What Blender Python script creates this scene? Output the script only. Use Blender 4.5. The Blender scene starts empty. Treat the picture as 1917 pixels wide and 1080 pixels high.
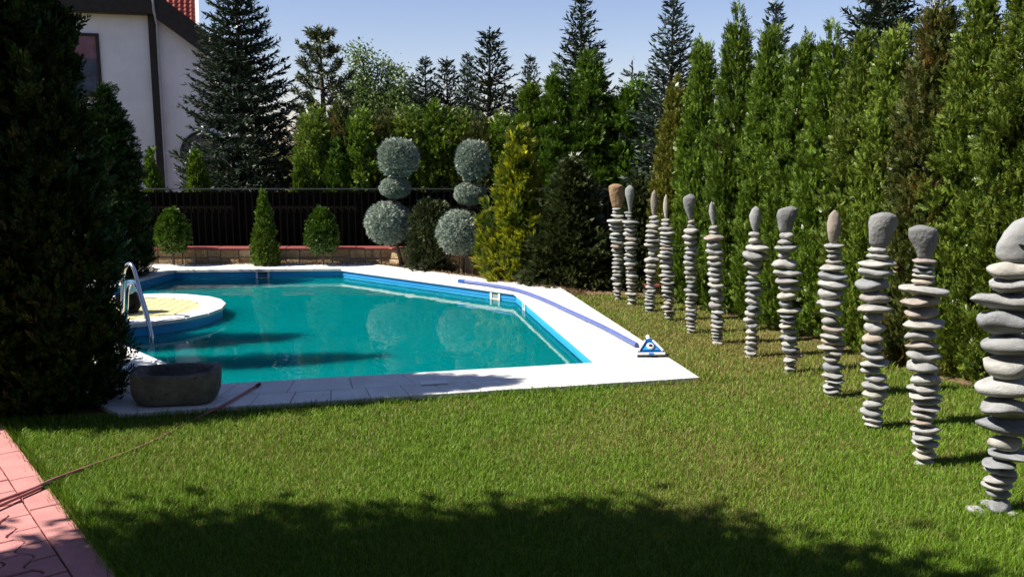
import bpy, bmesh, math, random
import numpy as np
from mathutils import Vector, Matrix
from mathutils.geometry import tessellate_polygon

sc = bpy.context.scene
COL = sc.collection
R = math.radians
PI = math.pi

# ------------------------------------------------------------------ camera
EYE = 1.8
FPX = 1700.0                      # focal length in pixels of the 1917 wide photograph
PITCH = math.atan(272 / FPX)
cam_d = bpy.data.cameras.new('camera')
cam_d.sensor_width = 36.0
cam_d.lens = FPX / 1917.0 * 36.0
cam_d.clip_start = 0.05
cam_d.clip_end = 2000
cam = bpy.data.objects.new('camera', cam_d)
COL.objects.link(cam)
cam.location = (0, 0, EYE)
cam.rotation_euler = (PI / 2 - PITCH, 0, 0)
sc.camera = cam

# ------------------------------------------------------------------ sky, sun, exposure
SUN_EL = R(47)
SUN_DIR = Vector((-0.978 * math.cos(SUN_EL), -0.208 * math.cos(SUN_EL), math.sin(SUN_EL)))   # towards the sun
world = bpy.data.worlds.new('World')
sc.world = world
world.use_nodes = True
wn = world.node_tree.nodes
bgn = wn['Background']
sky = wn.new('ShaderNodeTexSky')
sky.sky_type = 'NISHITA'
sky.sun_disc = False
sky.sun_elevation = SUN_EL
sky.sun_rotation = math.atan2(SUN_DIR.x, SUN_DIR.y)
sky.altitude = 100
sky.air_density = 1.0
sky.dust_density = 0.1
sky.ozone_density = 3.0
tint = wn.new('ShaderNodeMix'); tint.data_type = 'RGBA'; tint.blend_type = 'MULTIPLY'; tint.inputs[0].default_value = 1.0
tint.inputs[7].default_value = (1.05, 0.915, 1.0, 1)      # slightly lavender summer air over the whole sky
world.node_tree.links.new(sky.outputs[0], tint.inputs[6]); world.node_tree.links.new(tint.outputs[2], bgn.inputs[0])
bgn.inputs[1].default_value = 0.069
sun_d = bpy.data.lights.new('sun', 'SUN')
sun_d.energy = 5.0
sun_d.angle = R(0.55)
sun_d.color = (1.0, 0.95, 0.86)
sun = bpy.data.objects.new('sun', sun_d)
COL.objects.link(sun)
sun.rotation_euler = (-SUN_DIR).to_track_quat('-Z', 'Y').to_euler()
vs = sc.view_settings
sc.display_settings.display_device = 'sRGB'
vs.view_transform = 'Standard'
vs.look = 'None'
vs.exposure = 0.95
vs.gamma = 1.0
vs.use_curve_mapping = False
sc.render.engine = 'CYCLES'
sc.cycles.use_denoising = True
sc.cycles.max_bounces = 8
sc.cycles.diffuse_bounces = 3
sc.cycles.transparent_max_bounces = 8
sc.cycles.sample_clamp_indirect = 6.0

# ------------------------------------------------------------------ helpers
_c, _s = math.cos(PITCH), math.sin(PITCH)
def ground(px, py, z=0.0):
    """point of the photograph that lies at height z"""
    dx = (px - 958.5) / FPX; dy = -(py - 540) / FPX
    d = (dx, _c + dy * _s, -_s + dy * _c)
    t = (z - EYE) / d[2]
    return Vector((d[0] * t, d[1] * t, z))
def at(px, py, Y):
    """point of the photograph that lies at distance Y"""
    dx = (px - 958.5) / FPX; dy = -(py - 540) / FPX
    d = (dx, _c + dy * _s, -_s + dy * _c)
    t = Y / d[1]
    return Vector((d[0] * t, Y, EYE + d[2] * t))

def tag(o, label=None, cat=None, group=None, kind=None):
    if label: o['label'] = label
    if cat: o['category'] = cat
    if group: o['group'] = group
    if kind: o['kind'] = kind
    return o
def link(name, me, mat=None, parent=None, loc=None):
    o = bpy.data.objects.new(name, me)
    COL.objects.link(o)
    if mat is not None and len(me.materials) == 0:
        me.materials.append(mat)
    if parent is not None: o.parent = parent
    if loc is not None: o.location = loc
    return o
def empty(name, loc=(0, 0, 0), rz=0.0):
    o = bpy.data.objects.new(name, None)
    COL.objects.link(o)
    o.location = loc
    o.rotation_euler = (0, 0, rz)
    o.empty_display_size = 0.1
    return o
def pydata(name, v, f, smooth=False):
    me = bpy.data.meshes.new(name)
    me.from_pydata([tuple(p) for p in v], [], f)
    if smooth:
        me.polygons.foreach_set('use_smooth', [True] * len(me.polygons))
    me.update()
    return me
def obj(name, v, f, mat, parent=None, loc=None, smooth=False):
    return link(name, pydata(name, v, f, smooth), mat, parent, loc)
def np_mesh(name, V, Q, attr=None):
    """V (n,3), Q (m,k) constant-size faces, numpy"""
    me = bpy.data.meshes.new(name)
    V = np.ascontiguousarray(V, dtype=np.float32); Q = np.ascontiguousarray(Q, dtype=np.int32)
    me.vertices.add(len(V)); me.vertices.foreach_set('co', V.ravel())
    k = Q.shape[1]
    me.loops.add(Q.size); me.loops.foreach_set('vertex_index', Q.ravel())
    me.polygons.add(len(Q)); me.polygons.foreach_set('loop_start', np.arange(0, Q.size, k, dtype=np.int32))
    if attr is not None:
        for nm, val in attr.items():
            a = me.attributes.new(nm, 'FLOAT', 'POINT'); a.data.foreach_set('value', np.ascontiguousarray(val, dtype=np.float32))
    me.update(calc_edges=True)
    return me
class MB:
    """collects simple solids into one mesh"""
    def __init__(s): s.v = []; s.f = []; s.sm = []
    def add(s, v, f, smooth=False):
        n = len(s.v); s.v += [tuple(p) for p in v]; s.f += [tuple(i + n for i in q) for q in f]; s.sm += [smooth] * len(f); return s
    def box(s, c, d, rz=0.0, bev=0.0, M=None):
        x, y, z = d[0] / 2, d[1] / 2, d[2] / 2
        if bev > 0:
            b = bev
            v = []
            for (zz, ins) in ((-z, b), (-z + b, 0), (z - b, 0), (z, b)):
                xx, yy = x - ins, y - ins
                v += [(-xx, -yy, zz), (xx, -yy, zz), (xx, yy, zz), (-xx, yy, zz)]
            f = [(3, 2, 1, 0), (12, 13, 14, 15)]
            for k in range(3):
                for i in range(4):
                    j = (i + 1) % 4
                    f.append((k * 4 + i, k * 4 + j, k * 4 + 4 + j, k * 4 + 4 + i))
        else:
            v = [(-x, -y, -z), (x, -y, -z), (x, y, -z), (-x, y, -z), (-x, -y, z), (x, -y, z), (x, y, z), (-x, y, z)]
            f = [(3, 2, 1, 0), (4, 5, 6, 7), (0, 1, 5, 4), (1, 2, 6, 5), (2, 3, 7, 6), (3, 0, 4, 7)]
        cs, sn = math.cos(rz), math.sin(rz)
        v = [(p[0] * cs - p[1] * sn, p[0] * sn + p[1] * cs, p[2]) for p in v]
        if M is not None: v = [tuple(M @ Vector(p)) for p in v]
        v = [(p[0] + c[0], p[1] + c[1], p[2] + c[2]) for p in v]
        return s.add(v, f)
    def tube(s, pts, r, seg=8, cap=True):
        pts = [Vector(p) for p in pts]
        n = len(pts)
        rr = r if isinstance(r, (list, tuple)) else [r] * n
        rings = []
        u = None
        for i in range(n):
            t = (pts[min(i + 1, n - 1)] - pts[max(i - 1, 0)]).normalized()
            if u is None:
                a = Vector((0, 0, 1)) if abs(t.z) < 0.9 else Vector((1, 0, 0))
                u = t.cross(a).normalized()
            else:
                u = (u - t * u.dot(t)).normalized()
            w = t.cross(u)
            rings.append([pts[i] + (u * math.cos(2 * PI * k / seg) + w * math.sin(2 * PI * k / seg)) * rr[i] for k in range(seg)])
        v = [p for g in rings for p in g]
        f = []
        for i in range(n - 1):
            for k in range(seg):
                j = (k + 1) % seg
                f.append((i * seg + k, i * seg + j, (i + 1) * seg + j, (i + 1) * seg + k))
        s.add(v, f, True)
        if cap:
            s.add(rings[0], [tuple(range(seg))[::-1]]); s.add(rings[-1], [tuple(range(seg))])
        return s
    def prism(s, poly, z0, z1):
        n = len(poly)
        v = [(p[0], p[1], z0) for p in poly] + [(p[0], p[1], z1) for p in poly]
        f = [tuple(range(n))[::-1], tuple(range(n, 2 * n))]
        for i in range(n):
            j = (i + 1) % n
            f.append((i, j, n + j, n + i))
        return s.add(v, f)
    def lathe(s, prof, seg=16, c=(0, 0, 0), M=None):
        v = []; f = []
        for (r, z) in prof:
            for k in range(seg):
                a = 2 * PI * k / seg
                v.append((r * math.cos(a), r * math.sin(a), z))
        for i in range(len(prof) - 1):
            for k in range(seg):
                j = (k + 1) % seg
                f.append((i * seg + k, i * seg + j, (i + 1) * seg + j, (i + 1) * seg + k))
        f.append(tuple(range(seg))[::-1]); f.append(tuple(range((len(prof) - 1) * seg, len(prof) * seg)))
        if M is not None: v = [tuple(M @ Vector(p)) for p in v]
        v = [(p[0] + c[0], p[1] + c[1], p[2] + c[2]) for p in v]
        return s.add(v, f, True)
    def mesh(s, name):
        me = pydata(name, s.v, s.f)
        me.polygons.foreach_set('use_smooth', s.sm)
        return me
    def build(s, name, mat, parent=None, loc=None):
        return link(name, s.mesh(name), mat, parent, loc)
def spline(pts, n=8):
    """Catmull-Rom through pts"""
    pts = [Vector(p) for p in pts]
    P = [pts[0] * 2 - pts[1]] + pts + [pts[-1] * 2 - pts[-2]]
    out = []
    for i in range(1, len(P) - 2):
        for k in range(n):
            t = k / n
            a, b, c, d = P[i - 1], P[i], P[i + 1], P[i + 2]
            out.append(0.5 * ((2 * b) + (c - a) * t + (2 * a - 5 * b + 4 * c - d) * t * t + (3 * b - a - 3 * c + d) * t ** 3))
    out.append(pts[-1])
    return out
def copy_tree(o, parent=None):
    c = o.copy(); COL.objects.link(c)
    if parent is not None: c.parent = parent
    for ch in list(o.children): copy_tree(ch, c)
    return c

# ------------------------------------------------------------------ materials
def hexlin(h):
    return tuple(((int(h[i:i + 2], 16) / 255.0 + 0.055) / 1.055) ** 2.4 if int(h[i:i + 2], 16) > 10 else int(h[i:i + 2], 16) / 255.0 / 12.92 for i in (0, 2, 4)) + (1,)
def c4(c): return tuple(c) + (1,) if len(c) == 3 else tuple(c)
def pm(name, c1, c2=None, nscale=6.0, detail=6.0, rough=0.7, spec=0.3, metal=0.0, bump=0.0, bscale=40.0, objrand=None, speck=None, coat=0.0, lo=0.35, hi=0.65):
    m = bpy.data.materials.new(name); m.use_nodes = True
    nt = m.node_tree; N = nt.nodes; L = nt.links
    b = N['Principled BSDF']
    b.inputs['Roughness'].default_value = rough
    b.inputs['Specular IOR Level'].default_value = spec
    b.inputs['Metallic'].default_value = metal
    b.inputs['Coat Weight'].default_value = coat
    tc = N.new('ShaderNodeTexCoord'); oi = N.new('ShaderNodeObjectInfo')
    off = N.new('ShaderNodeVectorMath'); off.operation = 'MULTIPLY_ADD'
    comb = N.new('ShaderNodeCombineXYZ')
    for k in range(3): L.new(oi.outputs['Random'], comb.inputs[k])
    L.new(comb.outputs[0], off.inputs[0]); off.inputs[1].default_value = (37.0, 91.0, 53.0); L.new(tc.outputs['Object'], off.inputs[2])
    vec = off.outputs[0]
    def ramp(fac, stops):
        r = N.new('ShaderNodeValToRGB'); L.new(fac, r.inputs[0])
        while len(r.color_ramp.elements) < len(stops): r.color_ramp.elements.new(0.5)
        for e, (p, c) in zip(r.color_ramp.elements, stops): e.position = p; e.color = c4(c)
        return r.outputs[0]
    if objrand:
        col = ramp(oi.outputs['Random'], objrand)
    else:
        rgb = N.new('ShaderNodeRGB'); rgb.outputs[0].default_value = c4(c1); col = rgb.outputs[0]
    if c2 is not None:
        no = N.new('ShaderNodeTexNoise'); no.inputs['Scale'].default_value = nscale; no.inputs['Detail'].default_value = detail; no.inputs['Roughness'].default_value = 0.6
        L.new(vec, no.inputs['Vector'])
        mr = N.new('ShaderNodeMapRange'); mr.inputs[1].default_value = lo; mr.inputs[2].default_value = hi; L.new(no.outputs[0], mr.inputs[0])
        mx = N.new('ShaderNodeMix'); mx.data_type = 'RGBA'
        if objrand:                       # c2 multiplies the piece's own colour
            mx.blend_type = 'MULTIPLY'
        L.new(mr.outputs[0], mx.inputs[0]); L.new(col, mx.inputs[6]); mx.inputs[7].default_value = c4(c2); col = mx.outputs[2]
    if speck:
        sn = N.new('ShaderNodeTexNoise'); sn.inputs['Scale'].default_value = speck[0]; sn.inputs['Detail'].default_value = 3; L.new(vec, sn.inputs['Vector'])
        mr2 = N.new('ShaderNodeMapRange'); mr2.inputs[1].default_value = speck[3]; mr2.inputs[2].default_value = speck[3] + 0.08; mr2.inputs[4].default_value = speck[2]; L.new(sn.outputs[0], mr2.inputs[0])
        mx2 = N.new('ShaderNodeMix'); mx2.data_type = 'RGBA'; L.new(mr2.outputs[0], mx2.inputs[0]); L.new(col, mx2.inputs[6]); mx2.inputs[7].default_value = c4(speck[1]); col = mx2.outputs[2]
    L.new(col, b.inputs['Base Color'])
    if bump > 0:
        bn = N.new('ShaderNodeTexNoise'); bn.inputs['Scale'].default_value = bscale; bn.inputs['Detail'].default_value = 8; L.new(vec, bn.inputs['Vector'])
        bp = N.new('ShaderNodeBump'); bp.inputs['Strength'].default_value = bump; bp.inputs['Distance'].default_value = 0.02
        L.new(bn.outputs[0], bp.inputs['Height']); L.new(bp.outputs[0], b.inputs['Normal'])
    return m
def leafmat(name, cols, patch=None, pscale=4.0, plo=0.55, phi=0.7, trans=0.22, rough=0.42, spec=0.45, val=(0.85, 1.2), attr=None):
    """cols: colours the single leaves take; patch: colour of browned or yellowed areas; attr: (name, colour) mixes by a point attribute"""
    m = bpy.data.materials.new(name); m.use_nodes = True
    nt = m.node_tree; N = nt.nodes; L = nt.links
    b = N['Principled BSDF']; out = N['Material Output']
    b.inputs['Roughness'].default_value = rough; b.inputs['Specular IOR Level'].default_value = spec
    ge = N.new('ShaderNodeNewGeometry'); oi = N.new('ShaderNodeObjectInfo')
    r = N.new('ShaderNodeValToRGB'); L.new(ge.outputs['Random Per Island'], r.inputs[0])
    while len(r.color_ramp.elements) < len(cols): r.color_ramp.elements.new(0.5)
    for i, e in enumerate(r.color_ramp.elements): e.position = i / (len(cols) - 1); e.color = c4(cols[i])
    col = r.outputs[0]
    if patch:
        tc = N.new('ShaderNodeTexCoord')
        comb = N.new('ShaderNodeCombineXYZ')
        for k in range(3): L.new(oi.outputs['Random'], comb.inputs[k])
        off = N.new('ShaderNodeVectorMath'); off.operation = 'MULTIPLY_ADD'; L.new(comb.outputs[0], off.inputs[0]); off.inputs[1].default_value = (31.0, 17.0, 43.0); L.new(tc.outputs['Object'], off.inputs[2])
        no = N.new('ShaderNodeTexNoise'); no.inputs['Scale'].default_value = pscale; no.inputs['Detail'].default_value = 4; L.new(off.outputs[0], no.inputs['Vector'])
        ad = N.new('ShaderNodeMath'); ad.operation = 'MULTIPLY_ADD'; L.new(ge.outputs['Random Per Island'], ad.inputs[0]); ad.inputs[1].default_value = 0.12; L.new(no.outputs[0], ad.inputs[2])
        mr = N.new('ShaderNodeMapRange'); mr.inputs[1].default_value = plo + 0.06; mr.inputs[2].default_value = phi + 0.06; L.new(ad.outputs[0], mr.inputs[0])
        mx = N.new('ShaderNodeMix'); mx.data_type = 'RGBA'; L.new(mr.outputs[0], mx.inputs[0]); L.new(col, mx.inputs[6]); mx.inputs[7].default_value = c4(patch); col = mx.outputs[2]
    if attr:
        at_ = N.new('ShaderNodeAttribute'); at_.attribute_name = attr[0]
        mx = N.new('ShaderNodeMix'); mx.data_type = 'RGBA'; L.new(at_.outputs['Fac'], mx.inputs[0]); L.new(col, mx.inputs[6]); mx.inputs[7].default_value = c4(attr[1]); col = mx.outputs[2]
    hs = N.new('ShaderNodeHueSaturation'); L.new(col, hs.inputs['Color'])
    mv = N.new('ShaderNodeMapRange'); mv.inputs[3].default_value = val[0]; mv.inputs[4].default_value = val[1]; L.new(oi.outputs['Random'], mv.inputs[0]); L.new(mv.outputs[0], hs.inputs['Value'])
    col = hs.outputs[0]
    L.new(col, b.inputs['Base Color'])
    if trans > 0:
        t = N.new('ShaderNodeBsdfTranslucent'); L.new(col, t.inputs['Color'])
        ms = N.new('ShaderNodeMixShader'); ms.inputs[0].default_value = trans
        L.new(b.outputs[0], ms.inputs[1]); L.new(t.outputs[0], ms.inputs[2]); L.new(ms.outputs[0], out.inputs['Surface'])
    return m

M = {}
M['grass'] = leafmat('grass_blade', [(0.062, 0.140, 0.006), (0.108, 0.212, 0.008), (0.158, 0.272, 0.014), (0.26, 0.35, 0.07)], patch=(0.20, 0.18, 0.05), pscale=1.6, plo=0.64, phi=0.86, trans=0.3, rough=0.5, spec=0.2, val=(1, 1), attr=('dry', (0.30, 0.225, 0.085)))
M['turf'] = pm('turf_soil', (0.075, 0.085, 0.018), (0.13, 0.11, 0.04), nscale=2.5, rough=0.95, spec=0.05, bump=0.6, bscale=60)
M['soil'] = pm('bed_soil', (0.10, 0.065, 0.04), (0.18, 0.12, 0.07), nscale=8, rough=0.95, spec=0.05, bump=0.8, bscale=30)
M['tile'] = pm('coping_stone', (0.72, 0.70, 0.67), (0.60, 0.57, 0.53), nscale=5, rough=0.75, spec=0.2, bump=0.12, bscale=90, speck=(22, (0.38, 0.33, 0.27), 0.35, 0.68))
M['mortar'] = pm('mortar', (0.30, 0.27, 0.24), (0.2, 0.18, 0.16), nscale=12, rough=0.95, spec=0.05, bump=0.4)
M['liner'] = pm('blue_pool_liner', (0.03, 0.33, 0.66), (0.05, 0.39, 0.70), nscale=3, rough=0.35, spec=0.4, speck=(9, (0.25, 0.5, 0.62), 0.25, 0.70))
M['cream'] = pm('yellow_paver', (0.66, 0.60, 0.30), (0.58, 0.50, 0.24), nscale=9, rough=0.85, spec=0.15, bump=0.25, bscale=120, speck=(35, (0.28, 0.22, 0.10), 0.6, 0.66))
M['pink'] = pm('pink_concrete', (0.52, 0.235, 0.215), (0.42, 0.19, 0.18), nscale=7, rough=0.85, spec=0.15, bump=0.25, bscale=110, speck=(60, (0.26, 0.13, 0.12), 0.5, 0.66))
M['red_cap'] = pm('red_coping_tile', (0.30, 0.075, 0.065), (0.24, 0.065, 0.06), nscale=5, rough=0.5, spec=0.35, bump=0.1)
M['flag'] = pm('sandstone_cladding', (0.4, 0.3, 0.18), (0.70, 0.62, 0.52), nscale=9, rough=0.9, spec=0.1, bump=0.7, bscale=35,
               objrand=[(0.0, (0.42, 0.30, 0.17)), (0.35, (0.50, 0.39, 0.24)), (0.7, (0.36, 0.25, 0.15)), (1.0, (0.55, 0.44, 0.29))])
M['fence'] = pm('dark_painted_metal', (0.005, 0.0045, 0.004), (0.008, 0.007, 0.006), nscale=10, rough=0.9, spec=0.02)
M['fence_sheet'] = pm('dark_fence_sheet', (0.006, 0.005, 0.004), (0.010, 0.008, 0.006), nscale=4, rough=0.8, spec=0.08)
M['rail'] = pm('grey_rail', (0.05, 0.05, 0.055), (0.035, 0.035, 0.04), nscale=12, rough=0.5, spec=0.4)
M['steel'] = pm('polished_steel', (0.72, 0.73, 0.75), rough=0.14, metal=1.0)
M['bark'] = pm('bark', (0.07, 0.05, 0.035), (0.13, 0.10, 0.075), nscale=20, rough=0.95, spec=0.05, bump=0.8, bscale=45)
M['trough'] = pm('old_carved_stone', (0.088, 0.082, 0.072), (0.17, 0.16, 0.142), nscale=6, rough=0.95, spec=0.08, bump=0.9, bscale=22, speck=(14, (0.08, 0.06, 0.045), 0.7, 0.62))
M['stone'] = pm('river_stone', (0.4, 0.4, 0.4), (0.64, 0.62, 0.59), nscale=4, lo=0.42, hi=0.72, rough=0.85, spec=0.15, bump=0.4, bscale=30, speck=(60, (0.22, 0.21, 0.20), 0.35, 0.66),
                objrand=[(0.0, (0.29, 0.29, 0.29)), (0.15, (0.41, 0.405, 0.39)), (0.3, (0.22, 0.23, 0.245)), (0.45, (0.43, 0.42, 0.39)), (0.6, (0.32, 0.32, 0.315)), (0.77, (0.42, 0.395, 0.345)), (0.88, (0.25, 0.26, 0.27)), (0.97, (0.37, 0.31, 0.265)), (1.0, (0.42, 0.36, 0.29))])
M['head_grey'] = pm('grey_boulder', (0.165, 0.165, 0.165), (0.235, 0.232, 0.225), nscale=5, rough=0.88, spec=0.12, bump=0.45, bscale=40, speck=(45, (0.13, 0.13, 0.13), 0.5, 0.64))
M['head_pale'] = pm('pale_boulder', (0.30, 0.30, 0.295), (0.225, 0.225, 0.222), nscale=6, rough=0.85, spec=0.15, bump=0.25, bscale=45, speck=(40, (0.24, 0.24, 0.24), 0.4, 0.67))
M['head_tan'] = pm('tan_boulder', (0.29, 0.19, 0.11), (0.22, 0.145, 0.085), nscale=6, rough=0.92, spec=0.08, bump=0.7, bscale=30, speck=(32, (0.10, 0.055, 0.03), 0.85, 0.66))
M['head_rose'] = pm('weathered_boulder', (0.29, 0.245, 0.20), (0.23, 0.205, 0.18), nscale=8, rough=0.85, spec=0.12, bump=0.25, bscale=40)
M['head_cream'] = pm('cream_boulder', (0.42, 0.385, 0.30), (0.34, 0.315, 0.26), nscale=8, rough=0.85, spec=0.12, bump=0.25, bscale=40)
M['vac_blue'] = pm('blue_plastic', (0.005, 0.075, 0.30), (0.005, 0.06, 0.25), nscale=9, rough=0.22, spec=0.5, coat=0.3)
M['vac_light'] = pm('light_blue_plastic', (0.02, 0.24, 0.55), (0.02, 0.2, 0.5), nscale=9, rough=0.3, spec=0.5)
M['white_plastic'] = pm('white_plastic', (0.78, 0.78, 0.77), (0.68, 0.68, 0.66), nscale=7, rough=0.4, spec=0.4)
M['black_rubber'] = pm('black_rubber', (0.012, 0.012, 0.013), (0.02, 0.02, 0.02), nscale=12, rough=0.7, spec=0.25)
M['pale_blue'] = pm('pale_blue_plastic', (0.28, 0.58, 0.72), (0.24, 0.5, 0.64), nscale=6, rough=0.35, spec=0.4)
M['vac_hose'] = pm('violet_blue_hose', (0.10, 0.135, 0.33), (0.08, 0.11, 0.28), nscale=10, rough=0.4, spec=0.4)
M['red_hose'] = pm('dusty_red_hose', (0.28, 0.085, 0.09), (0.38, 0.17, 0.15), nscale=10, rough=0.55, spec=0.3)
M['amber'] = pm('weathered_plastic', (0.45, 0.30, 0.12), (0.35, 0.22, 0.09), nscale=12, rough=0.6)
M['render'] = pm('white_render', (0.76, 0.75, 0.77), (0.66, 0.65, 0.68), nscale=1.2, rough=0.9, spec=0.1, bump=0.15, bscale=25)
M['house_dark'] = pm('dark_timber', (0.022, 0.018, 0.016), (0.035, 0.028, 0.024), nscale=8, rough=0.6, spec=0.25)
M['roof_tile'] = pm('red_clay_tile', (0.34, 0.085, 0.06), (0.62, 0.55, 0.5), nscale=8, rough=0.75, spec=0.2, bump=0.2, objrand=[(0.0, (0.36, 0.08, 0.06)), (0.5, (0.42, 0.105, 0.08)), (1.0, (0.31, 0.075, 0.06))])
M['pipe'] = pm('grey_downpipe', (0.36, 0.36, 0.40), (0.3, 0.3, 0.33), nscale=8, rough=0.45, spec=0.4)
M['curtain'] = pm('net_curtain', (0.30, 0.32, 0.40), (0.18, 0.19, 0.26), nscale=3, rough=0.9)
gm = bpy.data.materials.new('window_glass'); gm.use_nodes = True
_b = gm.node_tree.nodes['Principled BSDF']; _b.inputs['Base Color'].default_value = (0.75, 0.8, 0.85, 1); _b.inputs['Roughness'].default_value = 0.03; _b.inputs['Transmission Weight'].default_value = 1.0; _b.inputs['IOR'].default_value = 1.45
M['glass'] = gm
M['disc'] = pm('grey_disc', (0.10, 0.10, 0.115), (0.08, 0.08, 0.09), nscale=5, rough=0.5, spec=0.3)
# water: cloudy teal body under a mirror-smooth, faintly rippled skin
wm = bpy.data.materials.new('pool_water'); wm.use_nodes = True
nt = wm.node_tree; N = nt.nodes; L = nt.links; b = N['Principled BSDF']
b.inputs['Base Color'].default_value = (0.0, 0.165, 0.175, 1)
b.inputs['Roughness'].default_value = 0.015
b.inputs['IOR'].default_value = 1.333
b.inputs['Subsurface Weight'].default_value = 1.0; b.inputs['Subsurface Radius'].default_value = (0.2, 1.8, 1.9); b.inputs['Subsurface Scale'].default_value = 1.0
tc = N.new('ShaderNodeTexCoord')
mp = N.new('ShaderNodeMapping'); mp.inputs['Scale'].default_value = (1.0, 1.0, 1.0); L.new(tc.outputs['Object'], mp.inputs[0])
n1 = N.new('ShaderNodeTexNoise'); n1.inputs['Scale'].default_value = 5.0; n1.inputs['Detail'].default_value = 2.0; L.new(mp.outputs[0], n1.inputs['Vector'])
n2 = N.new('ShaderNodeTexNoise'); n2.inputs['Scale'].default_value = 1.2; n2.inputs['Detail'].default_value = 2.0; L.new(mp.outputs[0], n2.inputs['Vector'])
mulA = N.new('ShaderNodeMath'); mulA.operation = 'MULTIPLY_ADD'; L.new(n1.outputs[0], mulA.inputs[0]); L.new(n2.outputs[0], mulA.inputs[1]); mulA.inputs[2].default_value = 0
bp = N.new('ShaderNodeBump'); bp.inputs['Strength'].default_value = 0.08; bp.inputs['Distance'].default_value = 0.05
L.new(mulA.outputs[0], bp.inputs['Height']); L.new(bp.outputs[0], b.inputs['Normal'])
n3 = N.new('ShaderNodeTexNoise'); n3.inputs['Scale'].default_value = 0.8; n3.inputs['Detail'].default_value = 3.0; L.new(tc.outputs['Object'], n3.inputs['Vector'])
mxw = N.new('ShaderNodeMix'); mxw.data_type = 'RGBA'; L.new(n3.outputs[0], mxw.inputs[0]); mxw.inputs[6].default_value = (0.0, 0.142, 0.156, 1); mxw.inputs[7].default_value = (0.0, 0.178, 0.174, 1)
L.new(mxw.outputs[2], b.inputs['Base Color'])
M['water'] = wm

# leaves
M['thuja'] = leafmat('thuja_leaf', [(0.026, 0.058, 0.005), (0.068, 0.125, 0.008), (0.12, 0.195, 0.012), (0.19, 0.255, 0.028)], patch=(0.10, 0.09, 0.02), pscale=3.5, plo=0.66, phi=0.80)
M['thuja_olive'] = leafmat('thuja_leaf_olive', [(0.034, 0.064, 0.006), (0.082, 0.132, 0.012), (0.14, 0.20, 0.020), (0.215, 0.265, 0.036)], patch=(0.20, 0.13, 0.03), pscale=4.0, plo=0.64, phi=0.80)
M['thuja_brown'] = leafmat('thuja_leaf_browned', [(0.030, 0.045, 0.008), (0.055, 0.075, 0.013), (0.09, 0.11, 0.02), (0.12, 0.12, 0.03)], patch=(0.20, 0.12, 0.03), pscale=5.5, plo=0.56, phi=0.74)
M['thuja_bright'] = leafmat('thuja_leaf_bright', [(0.030, 0.075, 0.005), (0.060, 0.125, 0.007), (0.095, 0.175, 0.010), (0.13, 0.21, 0.02)])
M['thuja_shaded'] = leafmat('thuja_leaf_shaded', [(0.005, 0.014, 0.003), (0.010, 0.026, 0.004), (0.018, 0.040, 0.006), (0.034, 0.060, 0.012)], trans=0.10, spec=0.15)  # darkened copy of the thuja leaf, the left trees' shade put into its colour
M['thuja_yellow'] = leafmat('thuja_leaf_yellow', [(0.05, 0.065, 0.006), (0.09, 0.10, 0.008), (0.13, 0.13, 0.010), (0.17, 0.16, 0.02)])
M['yellow_mortar'] = pm('sandy_joint', (0.52, 0.46, 0.21), (0.40, 0.34, 0.15), nscale=14, rough=0.95, spec=0.05)
M['spruce'] = leafmat('spruce_needle', [(0.010, 0.022, 0.012), (0.018, 0.036, 0.018), (0.030, 0.050, 0.024), (0.05, 0.068, 0.035)], trans=0.08)
M['spruce_blue'] = leafmat('blue_spruce_needle', [(0.020, 0.038, 0.030), (0.035, 0.060, 0.046), (0.055, 0.082, 0.062), (0.08, 0.10, 0.08)], trans=0.08)
M['pine'] = leafmat('pine_needle', [(0.035, 0.055, 0.020), (0.06, 0.085, 0.030), (0.09, 0.115, 0.042), (0.13, 0.15, 0.06)], trans=0.12)
M['birch'] = leafmat('pale_green_leaf', [(0.06, 0.11, 0.025), (0.10, 0.16, 0.038), (0.14, 0.20, 0.055), (0.19, 0.24, 0.08)], trans=0.4)
M['juniper'] = leafmat('blue_juniper_needle', [(0.19, 0.23, 0.185), (0.28, 0.33, 0.265), (0.36, 0.41, 0.335), (0.44, 0.49, 0.41)], trans=0.1, val=(0.95, 1.05))
M['gold'] = leafmat('golden_cypress_leaf', [(0.07, 0.10, 0.010), (0.22, 0.25, 0.012), (0.42, 0.42, 0.015), (0.55, 0.52, 0.03)], patch=(0.06, 0.10, 0.010), pscale=6.0, plo=0.49, phi=0.60, trans=0.3, val=(1, 1))
M['yew'] = leafmat('dark_yew_leaf', [(0.018, 0.028, 0.006), (0.032, 0.046, 0.010), (0.05, 0.066, 0.015), (0.08, 0.092, 0.028)], trans=0.15)
M['dryleaf'] = leafmat('dry_leaf', [(0.14, 0.075, 0.035), (0.22, 0.13, 0.065), (0.30, 0.20, 0.11), (0.16, 0.12, 0.05)], trans=0.2)
M['broad'] = leafmat('broad_leaf', [(0.03, 0.06, 0.01), (0.05, 0.09, 0.015), (0.08, 0.12, 0.02)], trans=0.3)

# ================================================================== SETTING
def offset_poly(P, o):
    n = len(P); out = []
    for i in range(n):
        a, b_, c = Vector(P[i - 1]), Vector(P[i]), Vector(P[(i + 1) % n])
        d1 = (b_ - a).normalized(); d2 = (c - b_).normalized()
        n1 = Vector((d1.y, -d1.x)); n2 = Vector((d2.y, -d2.x))
        m = (n1 + n2).normalized()
        out.append(b_ + m * (o / max(0.35, m.dot(n1))))
    return out
def in_poly(x, y, P):
    r = np.zeros(len(x), bool); n = len(P)
    for i in range(n):
        x1, y1 = P[i][0], P[i][1]; x2, y2 = P[(i + 1) % n][0], P[(i + 1) % n][1]
        if y1 == y2: continue
        c = ((y1 > y) != (y2 > y)) & (x < (x2 - x1) * (y - y1) / (y2 - y1) + x1)
        r ^= c
    return r

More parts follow.
